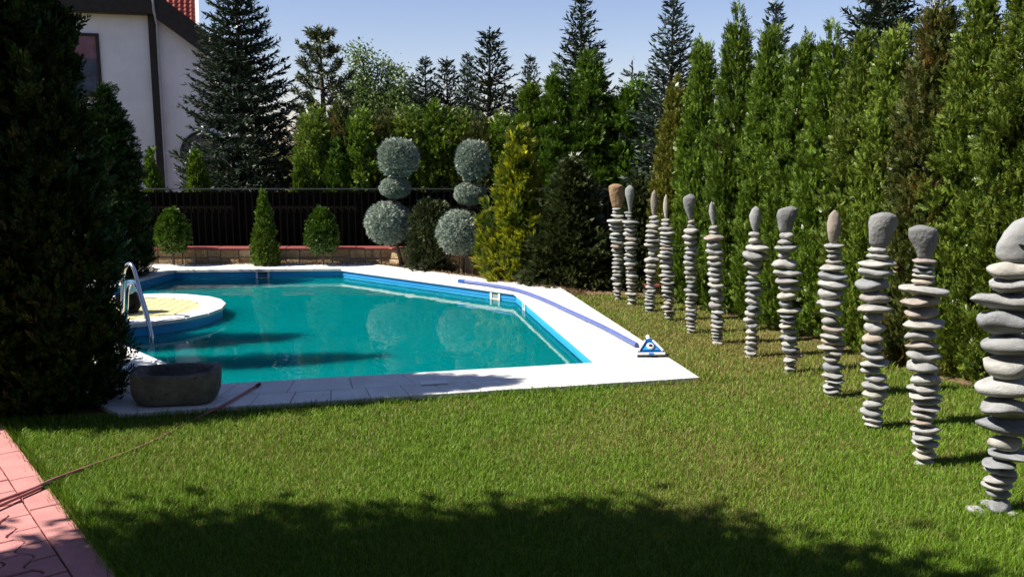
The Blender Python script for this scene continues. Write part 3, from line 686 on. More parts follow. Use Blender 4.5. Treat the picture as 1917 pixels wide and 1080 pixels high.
# ================================================================== THINGS
# ---- stone stack figures: (base), (head left, right, bottom, top), [(offset, height, width, thickness)] in centimetres
STACKS = [
((1.23,10.42),(-12.5,5.1,107.0,134.0),[(-2.9,105.6,10.3,3.1),(-3.6,102.1,8.7,2.5),(-1.7,97.4,15.3,5.6),(-2.2,91.9,23.4,4.7),(-3.6,86.6,17.2,3.4),(-3.2,81.7,16,4.4),(-2.7,76.9,14.9,3.8),(-2.6,72.2,16.5,4.7),(-1.3,67.4,15.4,2.8),(-1.9,62.4,14.4,5),(-1.9,57,12.2,4.7),(-0.8,52,12.3,3.8),(-0.6,47.5,12.6,3.8),(-0.8,42.8,13.4,5),(-1,38.3,13.2,3.8),(-0.8,33.6,12,3.5),(-0.6,29.6,12.3,3.8),(-2.2,24.2,11.8,5.4),(-0.4,18.6,12.6,5.4),(0.4,13.6,9.8,3.2),(-0.8,9.8,10.1,3.8),(-0.1,5.8,8.5,3.8),(0.7,1.6,8.6,3.8)]),
((1.34,10.07),(-9.0,1.3,105.0,134.0),[(-5.3,103.3,8.7,3.6),(-4.2,100.2,7.8,2.4),(-3.4,97,5.7,3.9),(-2.1,94,19.3,4.8),(-3.8,89.1,13,3.9),(-3.1,85,13.6,3),(-3,80.3,13.9,4.8),(-0.5,74.7,15.7,5.5),(-1.6,69.8,16.1,4.2),(-1.5,65.1,15.8,3.3),(-1.4,61.2,12.4,3.3),(-2.1,57,14,4.6),(-1.9,52.4,14,3.6),(-0.8,46.6,15.2,6.4),(-1.6,41.7,11,3.3),(-0.2,38.3,12.5,3),(1,32.9,14.9,3.7),(0.4,28.8,13.1,3.7),(0.5,24.8,12.8,3.4),(0.5,20.7,11.9,3.4),(0.4,16.9,10.1,3.4),(0.2,12.7,14.1,4),(1.2,9.1,11.3,3.4),(1.5,5.9,11.6,3.1),(1.5,2.4,10.7,3.7)]),
((1.50,9.67),(-2.8,4.7,104.0,131.0),[(1.6,101.9,11,3.5),(1.9,97.5,11.3,4.9),(-0,92.1,14.2,4.9),(0.4,87.2,15.7,3.8),(-0.1,82.4,15.7,4.9),(1.5,77.6,18.9,4.4),(-0.7,73.2,16,4.4),(1.4,67.8,12.8,5),(0.1,63.5,9,5.8),(0.1,57.1,16.3,7),(-0.2,50.3,14.3,6.1),(0.3,43.8,15.5,4.7),(-0.2,38.3,12,2.6),(0,35.2,12.3,3.8),(-0,30.9,10.3,3.8),(-0.2,26.5,11.7,5),(-0.4,22.2,11.7,3.8),(-0.4,19,11.5,3.2),(-0.8,16.1,11.2,2.9),(-0.7,12.9,11.5,3.2),(-0.9,8.5,12.4,5.3),(-0.5,4.3,11.2,4.1),(-0.5,1,10.6,3.2)]),
((1.61,9.14),(-9.1,-3.9,105.0,129.0),[(-5.4,102.7,9.6,3.3),(-5.6,99.7,9.3,3.6),(-5.5,94.8,15.1,6.3),(-4,89.8,15.8,3.3),(-5.5,86.4,12.4,4.4),(-3.8,81.8,14.4,3.9),(-5,78.2,13.1,3),(-4.4,75.2,14.5,3.6),(-3.9,71.4,14.6,3.3),(-4.5,67,16.8,6.6),(-4.3,61.6,13.8,3.9),(-3.6,56.8,14.6,5.2),(-3.2,50.7,11.6,5.3),(-3.6,47.1,17.2,3),(-3.6,43.7,10.8,3),(-2.6,39.8,14.7,4.7),(-2.2,35.2,13.9,4.2),(-1.7,31.2,13.3,3.1),(-1.6,26.5,11.7,4.7),(-0.5,22.5,10.8,3.1),(-0.5,18.8,11.4,3.6),(-2.5,14.7,12.5,4.7),(0.1,10.8,12.5,3.9),(0.6,7.4,11.4,3.6),(-0.2,3.4,8.9,3.9),(2.3,1.1,8.4,2.8)]),
((1.72,8.53),(-12.0,0.6,109.0,133.0),[(-2.9,106.4,7.9,3.7),(-3.1,103.2,9.4,2.6),(-2.9,98.9,15,5.7),(-4.2,93.1,15.6,5.1),(-3.3,87.1,13.7,6.8),(-2.5,81.9,12.2,3.1),(-2.3,77.5,13.4,6),(-3.6,73.2,11.4,3.7),(-3.7,68,12.3,6),(-3,63.3,10.6,3.4),(-2.8,59.1,12.3,5.7),(-2.2,54,11.2,3.7),(-2.4,49.8,9.7,4.3),(-1,45.8,9.5,3.4),(-2.4,41.6,11.8,4),(-0.9,37.8,13.2,3.4),(-0.5,33.9,11.5,3.7),(-1.5,30.6,11.8,4),(-1.4,27,10.6,4),(-0.4,22.5,11.2,4.6),(-0.1,18.8,11.8,3.5),(-1,14,11.2,4.3),(-0.4,10.2,10.1,3.5),(-0.3,6.8,9.5,2.9),(0.2,3.8,9,3.2),(-0.9,0.7,6.6,2.3)]),
((1.86,8.06),(-11.7,-5.6,108.0,129.0),[(-6.2,105.1,9.1,3.8),(-5.9,101.8,8.9,2.1),(-6,98.1,18.5,5.4),(-6.3,89.9,13.4,7.3),(-4.5,83.8,17.2,4.8),(-4.4,79.5,16.2,4),(-3.7,73.6,14.6,5.4),(-4,68.6,12.7,3.8),(-3.8,64.2,13.2,4.3),(-2.8,59.3,14.1,4.3),(-2.8,54.5,14.6,4.3),(-2.7,48.1,14.1,6.5),(-1.1,41.9,12.5,5.7),(-1.7,35.8,13.3,6),(0.4,29.2,12.2,4.9),(-1.1,25.1,10.6,3.5),(0.3,20.9,12.3,4.9),(-0.3,16.3,11.7,3.3),(-0.2,13.1,11.5,3.5),(-0.1,10.1,10.4,3.3),(-0,7.3,10.7,3.3),(0.8,4.5,9.6,2.7),(0.7,1.7,10.7,3.6)]),
((2.05,7.56),(-7.2,2.0,107.0,128.0),[(-2.8,104.5,9.1,3.6),(-2,100.2,10.8,4.2),(0.4,94,19.2,7.5),(-0.4,86.7,21.7,7),(-3.3,79.3,16.2,8.1),(-1.5,71.9,11.2,3.3),(-2.6,68,11.7,4.7),(-2.2,63.5,14,3.6),(-0.1,60.1,15.9,3.1),(-1.5,53.8,13.4,6.7),(-1.1,47.4,12.3,5),(-0.8,43.2,13.5,4.5),(-0.7,37.7,14.6,5.9),(-2.6,32.5,12.1,6.5),(-1,27,10.4,5.6),(-1.5,21.7,11.6,5.1),(-0.7,17.2,11.8,4.5),(-0.8,12,10.5,5.9),(-0.9,7.3,12.2,5.1),(-1,3.1,10.8,4.2),(-1.7,0.2,9.9,2)]),
((2.21,7.01),(-16.9,-0.5,112.0,132.0),[(-8.4,108.7,10.8,5.1),(-9,104.2,12.1,3.9),(-7.4,100.1,18.8,5.7),(-9.4,94.4,10.1,5.9),(-9.1,87.4,18.9,8.3),(-7,79.4,21.5,7),(-6.4,74.7,19.4,3.4),(-4.3,68.9,17.1,5.7),(-6.3,62.1,15.1,7),(-6.4,55.5,10.7,4.9),(-3.4,49.8,19,4.7),(-3.9,46,14.6,3.4),(-4.1,42.4,13.3,4.2),(-4.4,38.3,13.6,4.4),(-2.1,33.9,12.5,4.2),(-2.1,28.7,13.6,4.7),(-1.6,23.2,12.8,4.7),(-0.9,18.9,13.6,4.5),(2.6,14.3,13.4,3.7),(-1.3,11.2,12.1,5.3),(-0.1,7.7,9.2,3.4),(-0.8,4.1,10,4.2),(-0.1,0,11.1,3.7)]),
((2.30,6.32),(-10.5,-0.4,111.0,134.0),[(-4.9,109.2,14,3.3),(-4.7,105.8,10.4,3.6),(-4.3,101.9,10.4,3.9),(-3.8,98.4,11.9,3.6),(-4.5,93.9,20,5.7),(-4.4,87.9,20,6),(-3.8,82,20.1,5.1),(-4.6,75.1,17.4,6),(-4.7,68.1,17.7,5.4),(-3.3,62,15.1,6),(-4.7,55.7,12.1,5.4),(-2.6,49.9,16.6,6),(-3.5,44.3,15.1,4.8),(-1,40.2,16.3,3.6),(-2.6,36.9,18.5,4.2),(-0.6,32.7,13.6,3.3),(-1.5,28.4,12.4,5.2),(-0.3,21.5,14.3,6.7),(-0.9,15.9,15.8,5.2),(0.7,11.8,14,3.7),(-0.7,8.5,12.8,4.3),(0.3,4.3,12.8,4.9),(0.8,0.6,10.7,2.1)]),
((2.30,5.58),(-10.6,6.8,117.0,138.0),[(-3.7,114.9,11.8,5),(-3.6,110.6,13.4,3.2),(-3.6,107,22.7,6.1),(-5,101.1,19.8,6.6),(-6,94,19.6,7.9),(-3.6,84.3,18.8,6.4),(-2.8,77.9,21.2,5.8),(-3.8,72.4,12.8,3.5),(-2.6,66.1,14.1,7.2),(-3.5,59.3,13.9,6.1),(-3.4,52.7,13.6,5.6),(-2.8,47.5,14.2,5.1),(-1.6,42.8,17.4,5.1),(-3.6,38.6,12.1,4.8),(-0,33.3,13.2,4.8),(0.3,28.5,16.2,5.1),(0.2,22.9,15.6,6.2),(-0,16.5,13.8,5.9),(-1.3,10.8,13.8,6),(-0.3,6.3,12.2,4.6),(-0.4,3.2,10.6,3.3),(0,0.6,8.1,2.2)]),
((2.34,4.93),(-18.1,-1.5,118.0,136.0),[(-8.5,116.2,12.6,3.1),(-8.1,113.4,12.7,3.4),(-8.5,110.8,11.7,2.5),(-8.2,108.5,11.8,2.5),(-8,105.3,11.8,3.4),(-6.6,100.9,26.4,4.7),(-8.7,93.7,20.8,6.8),(-7.6,87.5,18.1,4),(-6,81.5,23.7,7.2),(-7.8,75,17.2,5.9),(-6.1,68.6,17.9,5),(-5,64.1,18.8,5.3),(-4.2,57.2,17.3,7.9),(-3.4,50.2,16.1,6.3),(-2.8,44.4,17.7,4.4),(-2.6,40.5,18.3,3.8),(-0.9,37,16.4,3.5),(-2.1,33.6,16.1,5.4),(-2.7,29.5,14.3,5.7),(-2.7,25.2,13.3,4.4),(-1.7,21.3,15.3,4.8),(-1,16.5,16.6,3.8),(-0.6,12.8,14.7,4.5),(-0.3,9.2,9.9,3.2),(-0,5.5,13.1,5.1),(0.1,1.5,12.2,3.8)]),
((2.41,4.26),(-11.7,12.2,125.0,146.0),[(-3.8,121.1,24,9.1),(-1.8,113.3,24.9,6.2),(-3.9,106.7,36.2,7.8),(-3,96.1,31,10.8),(-0.6,84,29.1,12.2),(-1.1,74.3,25.8,10),(-1.5,63.8,30,11.6),(-1.3,53.6,29.4,10.9),(1.6,44,31.6,11.7),(-0.4,34.7,16.5,3.9),(5,28.7,24.8,5.2),(-2.8,25.2,16.6,5.3),(-0.6,21.3,13.8,5.3),(-1.4,17.7,16.3,5.3),(-2.1,13.9,15,5),(-1,9.8,11.9,5.3),(-0.7,5.3,12.5,5.6)]),
]
STACK_INFO = [
    ('head_tan', 'stone stack figure topped by a tan pitted wedge shaped head', [(0, .24, .90), (.12, .22, .95), (.4, .12, .98), (.7, .02, 1.0), (.9, .0, .97), (1, .1, .82)]),
    ('head_pale', 'stone stack figure with a smooth pale pear shaped head next to the tan headed stack', [(0, .42, .70), (.15, .36, .76), (.4, .2, .86), (.65, .03, .97), (.85, .02, .98), (1, .3, .7)]),
    ('head_rose', 'stone stack figure with a tall rosy spindle shaped head stone', [(0, .38, .70), (.15, .18, .84), (.4, .03, .97), (.6, .0, .98), (.85, .14, .86), (1, .42, .6)]),
    ('head_cream', 'stone stack figure with the slimmest cream coloured upright head stone', [(0, .5, .80), (.15, .28, .92), (.4, .04, .98), (.6, .0, 1.0), (.85, .15, .88), (1, .4, .62)]),
    ('head_grey', 'stone stack figure with a grey club shaped head bulging to the left', [(0, .50, .74), (.15, .38, .76), (.4, .18, .82), (.65, .02, .95), (.85, .04, 1.0), (1, .4, .72)]),
    ('head_pale', 'stone stack figure with a thin pale spearhead shaped head leaning left', [(0, .66, .92), (.15, .5, .98), (.4, .18, 1.0), (.6, .02, .96), (.85, .12, .76), (1, .3, .52)]),
    ('head_pale', 'stone stack figure with a light grey egg shaped head tapering downwards', [(0, .48, .78), (.15, .26, .9), (.4, .06, .98), (.65, .0, 1.0), (.88, .18, .9), (1, .38, .7)]),
    ('head_grey', 'stone stack figure with a broad dark grey boulder head', [(0, .22, .66), (.12, .14, .76), (.4, .06, .86), (.65, .0, .98), (.88, .12, 1.0), (1, .5, .86)]),
    ('head_rose', 'stone stack figure with a brownish leaf shaped head left of the notched boulder head', [(0, .36, .72), (.15, .14, .84), (.4, .0, .98), (.6, .02, 1.0), (.85, .14, .84), (1, .36, .6)]),
    ('head_grey', 'stone stack figure with a rough grey notched boulder head', [(0, .18, .68), (.15, .06, .80), (.4, .02, .90), (.65, .0, 1.0), (.88, .08, .98), (1, .25, .86)]),
    ('head_grey', 'stone stack figure with a grey fan shaped head narrowing to the neck', [(0, .36, .78), (.18, .30, .86), (.42, .18, .96), (.65, .04, 1.0), (.88, .0, .92), (1, .14, .6)]),
    ('head_pale', 'nearest and largest stone stack figure with a creased grey boulder head', [(0, .10, .92), (.15, .02, .98), (.4, .0, 1.0), (.65, .08, .98), (.88, .26, .88), (1, .44, .7)]),
]
def pebble(seed, seg=22, rings=11):
    r_ = random.Random(seed)
    ph = [r_.uniform(0, 6.28) for _ in range(9)]
    e = r_.uniform(1.05, 1.8)
    v = []; f = []
    amp = r_.uniform(0.06, 0.13)
    wedge = r_.uniform(-0.32, 0.32)
    flat = r_.uniform(0.85, 1.0)
    for i in range(rings + 1):
        th = -PI / 2 + PI * i / rings
        for k in range(seg):
            a = 2 * PI * k / seg
            cr = math.copysign(abs(math.cos(th)) ** e, math.cos(th)); sz = math.copysign(abs(math.sin(th)) ** 0.95, math.sin(th))
            rad = 1 + amp * math.sin(2 * a + ph[0]) + amp * 0.8 * math.sin(3 * a + ph[1]) + amp * 0.5 * math.sin(5 * a + ph[2]) + 0.04 * math.sin(2 * a + 3 * th + ph[3])
            x = 0.5 * cr * rad * math.cos(a); y = 0.5 * cr * rad * math.sin(a)
            z = 0.5 * sz * (1 + wedge * math.cos(a) * cr) * (flat if sz > 0 else 1) + 0.07 * math.sin(8 * x + ph[4]) * cr + 0.05 * math.sin(9 * y + ph[5]) + 0.05 * math.sin(6 * (x + y) + 4 * sz + ph[6]) * cr
            v.append((x, y, z))
    for i in range(rings):
        for k in range(seg):
            j = (k + 1) % seg
            f.append((i * seg + k, i * seg + j, (i + 1) * seg + j, (i + 1) * seg + k))
    xs = [p[0] for p in v]; w_ = max(xs) - min(xs); x0 = (max(xs) + min(xs)) / 2
    v = [((p[0] - x0) / w_, p[1] / w_, p[2]) for p in v]
    me = pydata('stone', v, f, True); me.materials.append(M['stone'])
    return me
PEB = [pebble(100 + i) for i in range(26)]
def head_mesh(info, l, r, zb, zt, seed):
    mat, _, prof = info
    r_ = random.Random(seed); ph = [r_.uniform(0, 6.28) for _ in range(6)]
    W, Hh = r - l, zt - zb
    seg = 26; nr = 22
    v = []; f = []
    T = [p[0] for p in prof]; A = [p[1] for p in prof]; B = [p[2] for p in prof]
    wmax = max(b - a for a, b in zip(A, B)) * W
    rows = []
    rows.append((0.0, A[0], B[0], 0.0)); 
    for i in range(nr + 1):
        t = i / nr
        a = np.interp(t, T, A); b = np.interp(t, T, B)
        rows.append((t, a, b, 1.0))
    rows.append((1.0, A[-1], B[-1], 0.0))
    # soften the ends
    for q, (t, a, b, k) in enumerate(rows):
        cx = (a + b) / 2; hw = (b - a) / 2 * (k if k else 0.02)
        if k: hw *= min(1.0, 0.55 + 0.45 * math.sqrt(min(1, t / 0.06))) * min(1.0, 0.45 + 0.55 * math.sqrt(min(1, (1 - t) / 0.09)))
        dep = hw * W * (0.62 if W < 0.11 else 0.55)
        for s in range(seg):
            an = 2 * PI * s / seg
            n_ = 1 + 0.035 * math.sin(2 * an + 5 * t + ph[0]) + 0.03 * math.sin(3 * an - 7 * t + ph[1]) + 0.02 * math.sin(9 * t + 4 * an + ph[2])
            v.append((l + (cx + hw * math.cos(an) * n_) * W, dep * math.sin(an) * n_, zb + t * Hh))
    nn = len(rows)
    for i in range(nn - 1):
        for s in range(seg):
            j = (s + 1) % seg
            f.append((i * seg + s, i * seg + j, (i + 1) * seg + j, (i + 1) * seg + s))
    return v, f, mat
rr = random.Random(77)
for si, ((bx, by), hd, stones) in enumerate(STACKS):
    info = STACK_INFO[si]
    root = empty('stone_stack', (bx, by, 0)); tag(root, info[1], 'sculpture', 'stone stack figures on the lawn')
    zs = [s[1] / 100 for s in stones]
    zb = hd[2] / 100
    # boundaries between neighbours
    bnd = [zb] + [(zs[i] + zs[i + 1]) / 2 for i in range(len(zs) - 1)] + [-0.012]
    for i, (dx, z, w_, h_) in enumerate(stones):
        top, bot = bnd[i], bnd[i + 1]
        th = (top - bot)
        o = link('stone', PEB[rr.randrange(len(PEB))], None, root, (dx / 100, rr.uniform(-0.008, 0.008), (top + bot) / 2))
        o.rotation_euler = (rr.uniform(-0.06, 0.06), rr.uniform(-0.09, 0.09), rr.choice((0, PI)) + rr.uniform(-0.25, 0.25))
        dpt = min(w_ * rr.uniform(0.72, 1.0), 20.0) / 100
        o.scale = (w_ / 100 * 1.03, dpt, th * rr.uniform(1.06, 1.16))
    v, f, mt = head_mesh(info, hd[0] / 100, hd[1] / 100, zb - 0.008, hd[3] / 100, 500 + si)
    ho = obj('head_stone', v, f, M[mt], root, smooth=True)
    if si == 11:
        for (dx, dy, w_, h_) in ((-0.085, 0.0, 0.10, 0.05), (0.075, -0.02, 0.09, 0.035), (0.02, 0.09, 0.10, 0.04)):
            o = link('base_stone', PEB[3], None, root, (dx - 0.03, dy, h_ * 0.15)); o.scale = (w_, w_ * 0.8, h_); o.rotation_euler = (0, 0.2, dx * 9)
        for (xa, xb, zz) in ((-0.055, -0.005, 1.335), (0.01, 0.065, 1.333)):  # creases not carved: their shade is laid on as black strips
            def sy_(x_): return -0.55 * 0.12 * 1.03 * math.sqrt(max(0.05, 1 - ((x_ - 0.003) / 0.122) ** 2))
            MB().tube(spline([(xa, sy_(xa) + 0.002, zz), ((xa + xb) / 2, sy_((xa + xb) / 2) + 0.001, zz - 0.006), (xb, sy_(xb) + 0.002, zz + 0.002)], 5), [0.002] + [0.0055] * 9 + [0.002], 6).build('crease_shade', M['black_rubber'], ho)

# ---- stone trough on the near deck
tr = empty('stone_trough', (-2.31, 6.07, DECK_Z), R(6)); tr.scale = (0.94, 0.9, 0.86); tag(tr, 'old carved stone trough standing on the near pool deck', 'trough')
def trough_ring(sx, sy, z, seed, ex=0.46, n_=36):
    out = []
    for k in range(n_):
        a = 2 * PI * k / n_
        x = math.copysign(abs(math.cos(a)) ** ex, math.cos(a)) * sx; y = math.copysign(abs(math.sin(a)) ** ex, math.sin(a)) * sy
        wob = 1 + 0.02 * math.sin(3 * a + seed) + 0.015 * math.sin(7 * a + 2 * seed + 9 * z)
        out.append((x * wob, y * wob, z + (0.005 * math.sin(2 * a + 1) + 0.006 * math.sin(5 * a)) * (1 if z > 0.2 else 0)))
    return out
rings = [trough_ring(0.235, 0.14, 0.0, 1), trough_ring(0.275, 0.175, 0.03, 1), trough_ring(0.298, 0.19, 0.09, 1), trough_ring(0.305, 0.195, 0.16, 1), trough_ring(0.306, 0.196, 0.245, 1), trough_ring(0.298, 0.19, 0.265, 1),
         trough_ring(0.262, 0.158, 0.262, 1), trough_ring(0.25, 0.148, 0.24, 1), trough_ring(0.22, 0.12, 0.09, 1)]
v = [p for r_ in rings for p in r_]; f = []
for i in range(len(rings) - 1):
    for k in range(36):
        j = (k + 1) % 36; f.append((i * 36 + k, i * 36 + j, (i + 1) * 36 + j, (i + 1) * 36 + k))
f.append(tuple(range(36))[::-1]); f.append(tuple(range(8 * 36, 9 * 36)))
obj('trough_body', v, f, M['trough'], tr, smooth=True)

# ---- white slatted lounger between thuja and trough
la, lb = ground(238, 651, 0.17), ground(326, 689, 0.17)
ld = Vector((lb.x - la.x, lb.y - la.y)); 
ld.normalize()
lroot = empty('sun_lounger', (lb.x, lb.y, DECK_Z)); lroot.rotation_euler = (0, 0, math.atan2(-ld.y, -ld.x))
tag(lroot, 'low white slatted sun lounger half hidden between the dark thuja and the trough', 'sun lounger')
# local: x runs from the right end away to the left, y>0 towards the viewer's side
for yy in (0.0, 0.52):
    MB().box((0.72, yy, 0.105), (1.50, 0.05, 0.05), 0, 0.008).build('side_rail', M['white_plastic'], lroot)
slm = MB().box((0, 0, 0), (0.055, 0.47, 0.018), 0, 0.004).mesh('slat'); slm.materials.append(M['white_plastic'])
for k in range(17):
    link('slat', slm, None, lroot, (0.03 + k * 0.087, 0.26, 0.112))
for xx in (0.06, 1.38):
    for yy in (0.0, 0.52):
        MB().box((xx, yy, 0.04), (0.05, 0.045, 0.079)).build('leg', M['white_plastic'], lroot)

# ---- steel pool ladder on the island
lad = empty('pool_ladder', (-3.72, 8.85, DECK_Z)); tag(lad, 'bent stainless steel ladder handrails at the round island', 'ladder')
def L3(px, py, Y): 
    p = at(px, py, Y); return (p.x + 3.72, p.y - 8.85, p.z - DECK_Z)
railB = [L3(236, 606, 8.86), L3(237, 570, 8.86), L3(238, 547, 8.84), L3(242, 535, 8.81), L3(250, 531, 8.76), L3(257, 537, 8.71), L3(262, 552, 8.68), L3(273, 588, 8.62), L3(283, 621, 8.55), L3(285, 640, 8.53), L3(284, 700, 8.53)]
railA = [L3(230, 592, 9.20), L3(230, 545, 9.20), L3(231, 515, 9.19), L3(235, 500, 9.16), L3(243, 493.5, 9.10), L3(250, 502, 9.05), L3(255, 516, 9.02), L3(264, 550, 8.96), L3(276, 590, 8.88), L3(281, 625, 8.86), L3(281, 690, 8.86)]
for rl in (railA, railB):
    MB().tube(spline(rl, 6), 0.019, 10).build('handrail', M['steel'], lad)
for k in range(2):
    z_ = -0.28 - 0.27 * k
    a_, b2 = Vector(railA[-2]), Vector(railB[-2])
    c_ = (a_ + b2) / 2
    MB().box((c_.x, c_.y, z_), (0.09, (a_ - b2).length, 0.025), math.atan2((a_ - b2).y, (a_ - b2).x) - PI / 2).build('step', M['steel'], lad)
for p in (railA[0], railB[0]):
    MB().lathe([(0.045, -0.002), (0.045, 0.008), (0.022, 0.014)], 12, (p[0], p[1], 0.0)).build('foot_flange', M['steel'], lad)

# ---- small pump on the island
pc = at(243, 575, 9.35)
pu = empty('pool_pump', (pc.x, pc.y, DECK_Z)); tag(pu, 'pale blue topped pool pump with black ring base on the round island', 'pump')
ring = [(0.0, 0.105 * math.cos(2 * PI * k / 20), 0.125 + 0.105 * math.sin(2 * PI * k / 20)) for k in range(21)]
MB().tube([(p[1], p[0], p[2]) for p in ring], 0.024, 8, False).build('wheel', M['black_rubber'], pu)
MB().lathe([(0.05, 0.04), (0.075, 0.10), (0.06, 0.20)], 14, (-0.10, 0.06, 0)).build('motor', M['black_rubber'], pu)
MB().lathe([(0.075, 0.205), (0.092, 0.215), (0.092, 0.25), (0.085, 0.29), (0.062, 0.325), (0.02, 0.34)], 18, (0.0, 0.05, 0)).build('lid', M['pale_blue'], pu)
MB().lathe([(0.055, 0.0), (0.06, 0.10), (0.07, 0.204)], 14, (0.0, 0.07, 0)).build('body', M['black_rubber'], pu)

# ---- vacuum hose and head on the right deck
hp = [(867, 527), (905, 532), (965, 542.5), (1015, 560), (1065, 582.6), (1103, 600), (1140, 618), (1192, 646)]
pts = [ground(x, y, DECK_Z + 0.024) for x, y in hp]
hz = empty('vacuum_hose', pts[0]); tag(hz, 'violet blue pool vacuum hose lying along the right deck', 'hose')
pl = spline([p - pts[0] for p in pts], 24)
MB().tube(pl, [0.0215 + (0.0018 if i % 2 else 0) for i in range(len(pl))], 10).build('hose_tube', M['vac_hose'], hz)
d0 = (pl[0] - pl[3]).normalized()
MB().tube([pl[0] - d0 * 0.03, pl[0] + d0 * 0.07], 0.027, 12).build('cuff', M['vac_blue'], hz)
vp = ground(1218, 668, DECK_Z)
vh = empty('pool_vacuum', vp, R(2)); vh.scale = (0.94, 0.94, 0.9); tag(vh, 'blue triangular pool vacuum head at the end of the hose', 'pool vacuum')
TM = Matrix.Rotation(R(36), 3, 'X')
def tri(w_, h_, y0): return [(-w_ / 2, y0), (w_ / 2, y0), (w_ * 0.10, y0 + h_), (-w_ * 0.10, y0 + h_)]
def tprism(poly, z0, z1):
    n_ = len(poly); vv = [TM @ Vector((p[0], p[1], z0)) for p in poly] + [TM @ Vector((p[0], p[1], z1)) for p in poly]
    vv = [(p.x, p.y, p.z + 0.03) for p in vv]
    ff = [tuple(range(n_))[::-1], tuple(range(n_, 2 * n_))] + [(i, (i + 1) % n_, n_ + (i + 1) % n_, n_ + i) for i in range(n_)]
    return vv, ff
v, f = tprism(tri(0.245, 0.165, 0.0), 0.0, 0.022); obj('body', v, f, M['vac_blue'], vh)
v, f = tprism(tri(0.15, 0.09, 0.018), 0.0225, 0.034); obj('cover', v, f, M['vac_light'], vh)
for s in (-1, 1):
    a_, b2 = TM @ Vector((s * 0.108, 0.012, 0.03)), TM @ Vector((s * 0.035, 0.135, 0.03))
    MB().tube([(a_.x, a_.y, a_.z + 0.03), (b2.x, b2.y, b2.z + 0.03)], 0.010, 8).build('edge_bar', M['white_plastic'], vh)
MB().lathe([(0.034, 0.034), (0.034, 0.048), (0.018, 0.0485)], 18, (0, 0, 0.03), TM @ Matrix.Translation((0, 0.062, 0)).to_3x3() if False else TM).build('eye_ring', M['white_plastic'], vh, tuple(TM @ Vector((0, 0.058, 0))))
MB().lathe([(0.017, 0.048), (0.017, 0.0525), (0.010, 0.053)], 14, (0, 0, 0.03), TM).build('eye_hole', M['black_rubber'], vh, tuple(TM @ Vector((0, 0.058, 0))))
a_, b2 = TM @ Vector((0, 0.16, 0.012)), TM @ Vector((0, 0.205, 0.012))
MB().tube([(a_.x, a_.y, a_.z + 0.03), (b2.x, b2.y, b2.z + 0.03)], 0.019, 12).build('swivel', M['white_plastic'], vh)
MB().tube([(-0.125, -0.012, 0.034), (0.125, -0.012, 0.034)], 0.013, 10).build('front_bar', M['white_plastic'], vh)
MB().box((0, -0.028, 0.036), (0.045, 0.012, 0.022), 0, 0.003).build('badge', M['vac_light'], vh)
MB().tube([(-0.12, -0.008, 0.013), (0.135, -0.008, 0.013)], 0.0125, 10).build('roller', M['black_rubber'], vh)
MB().lathe([(0.016, -0.012), (0.018, 0.0), (0.016, 0.012)], 12, (0.143, -0.008, 0.0185), Matrix.Rotation(PI / 2, 3, 'Y')).build('wheel', M['black_rubber'], vh)

# ---- skimmers set in the pool wall
def skimmer(px, py, edge, wd, tone):
    a, c = Vector(POOL[edge]), Vector(POOL[(edge + 1) % n])
    d = (c - a).normalized(); inn = Vector((-d.y, d.x))
    g_ = ground(px, py, -0.03); s = (Vector((g_.x, g_.y)) - a).dot(d)
    p = a + d * s + inn * 0.002
    r_ = empty('skimmer', (p.x, p.y, -0.035), math.atan2(d.y, d.x)); r_.parent = basin
    h_ = 0.15
    mb = MB()
    for xx in (-wd / 2 + 0.014, wd / 2 - 0.014): mb.box((xx, 0.009, -0.03), (0.028, 0.016, h_))
    mb.box((0, 0.009, 0.036), (wd - 0.058, 0.015, 0.016)); mb.box((0, 0.009, -0.05), (wd - 0.058, 0.015, 0.012))
    mb.build('frame', M['white_plastic'], r_)
    MB().box((0, 0.0035, -0.008), (wd - 0.05, 0.004, 0.075)).build('flap', tone, r_)
skimmer(486, 517, 2, 0.19, M['black_rubber'])
skimmer(921, 553, 1, 0.16, M['amber'])
skimmer(970, 572, 0, 0.13, M['pale_blue'])

# ---- white plate added for a lighter tile edge on the near coping
gp_ = ground(812, 718, DECK_Z)
tag(MB().box((0, 0, 0.009), (0.20, 0.085, 0.012), R(12), 0.003).build('pale_tile_edge', M['white_plastic'], None, gp_), 'flat white plate added for a lighter tile edge on the near pool coping', 'lid')

# ---- garden hose
def hose(pix, label, r_=0.0095):
    pts = [ground(x, y, z) for x, y, z in pix]
    o = empty('garden_hose', pts[0]); tag(o, label, 'hose')
    MB().tube(spline([p - pts[0] for p in pts], 10), r_, 8).build('hose_tube', M['red_hose'], o)
    d = (pts[-1] - pts[-2]).normalized()
    q = pts[-1] - pts[0]
    MB().tube([q - d * 0.03, q + d * 0.035], r_ * 1.25, 10).build('hose_end', M['black_rubber'], o)
hose([(-120, 985, 0.043), (0, 937, 0.043), (60, 915, 0.043), (100, 897, 0.043), (180, 868, 0.010), (280, 829, 0.006), (370, 782, 0.006), (415, 760, 0.056), (450, 740, 0.055), (482, 721, 0.056)], 'dusty red garden hose running from the pink path over the lawn to the pool')
hose([(-120, 1000, 0.043), (0, 946, 0.043), (55, 922, 0.043), (86, 908, 0.043)], 'short end of red garden hose beside the longer hose on the pink path', 0.0085)

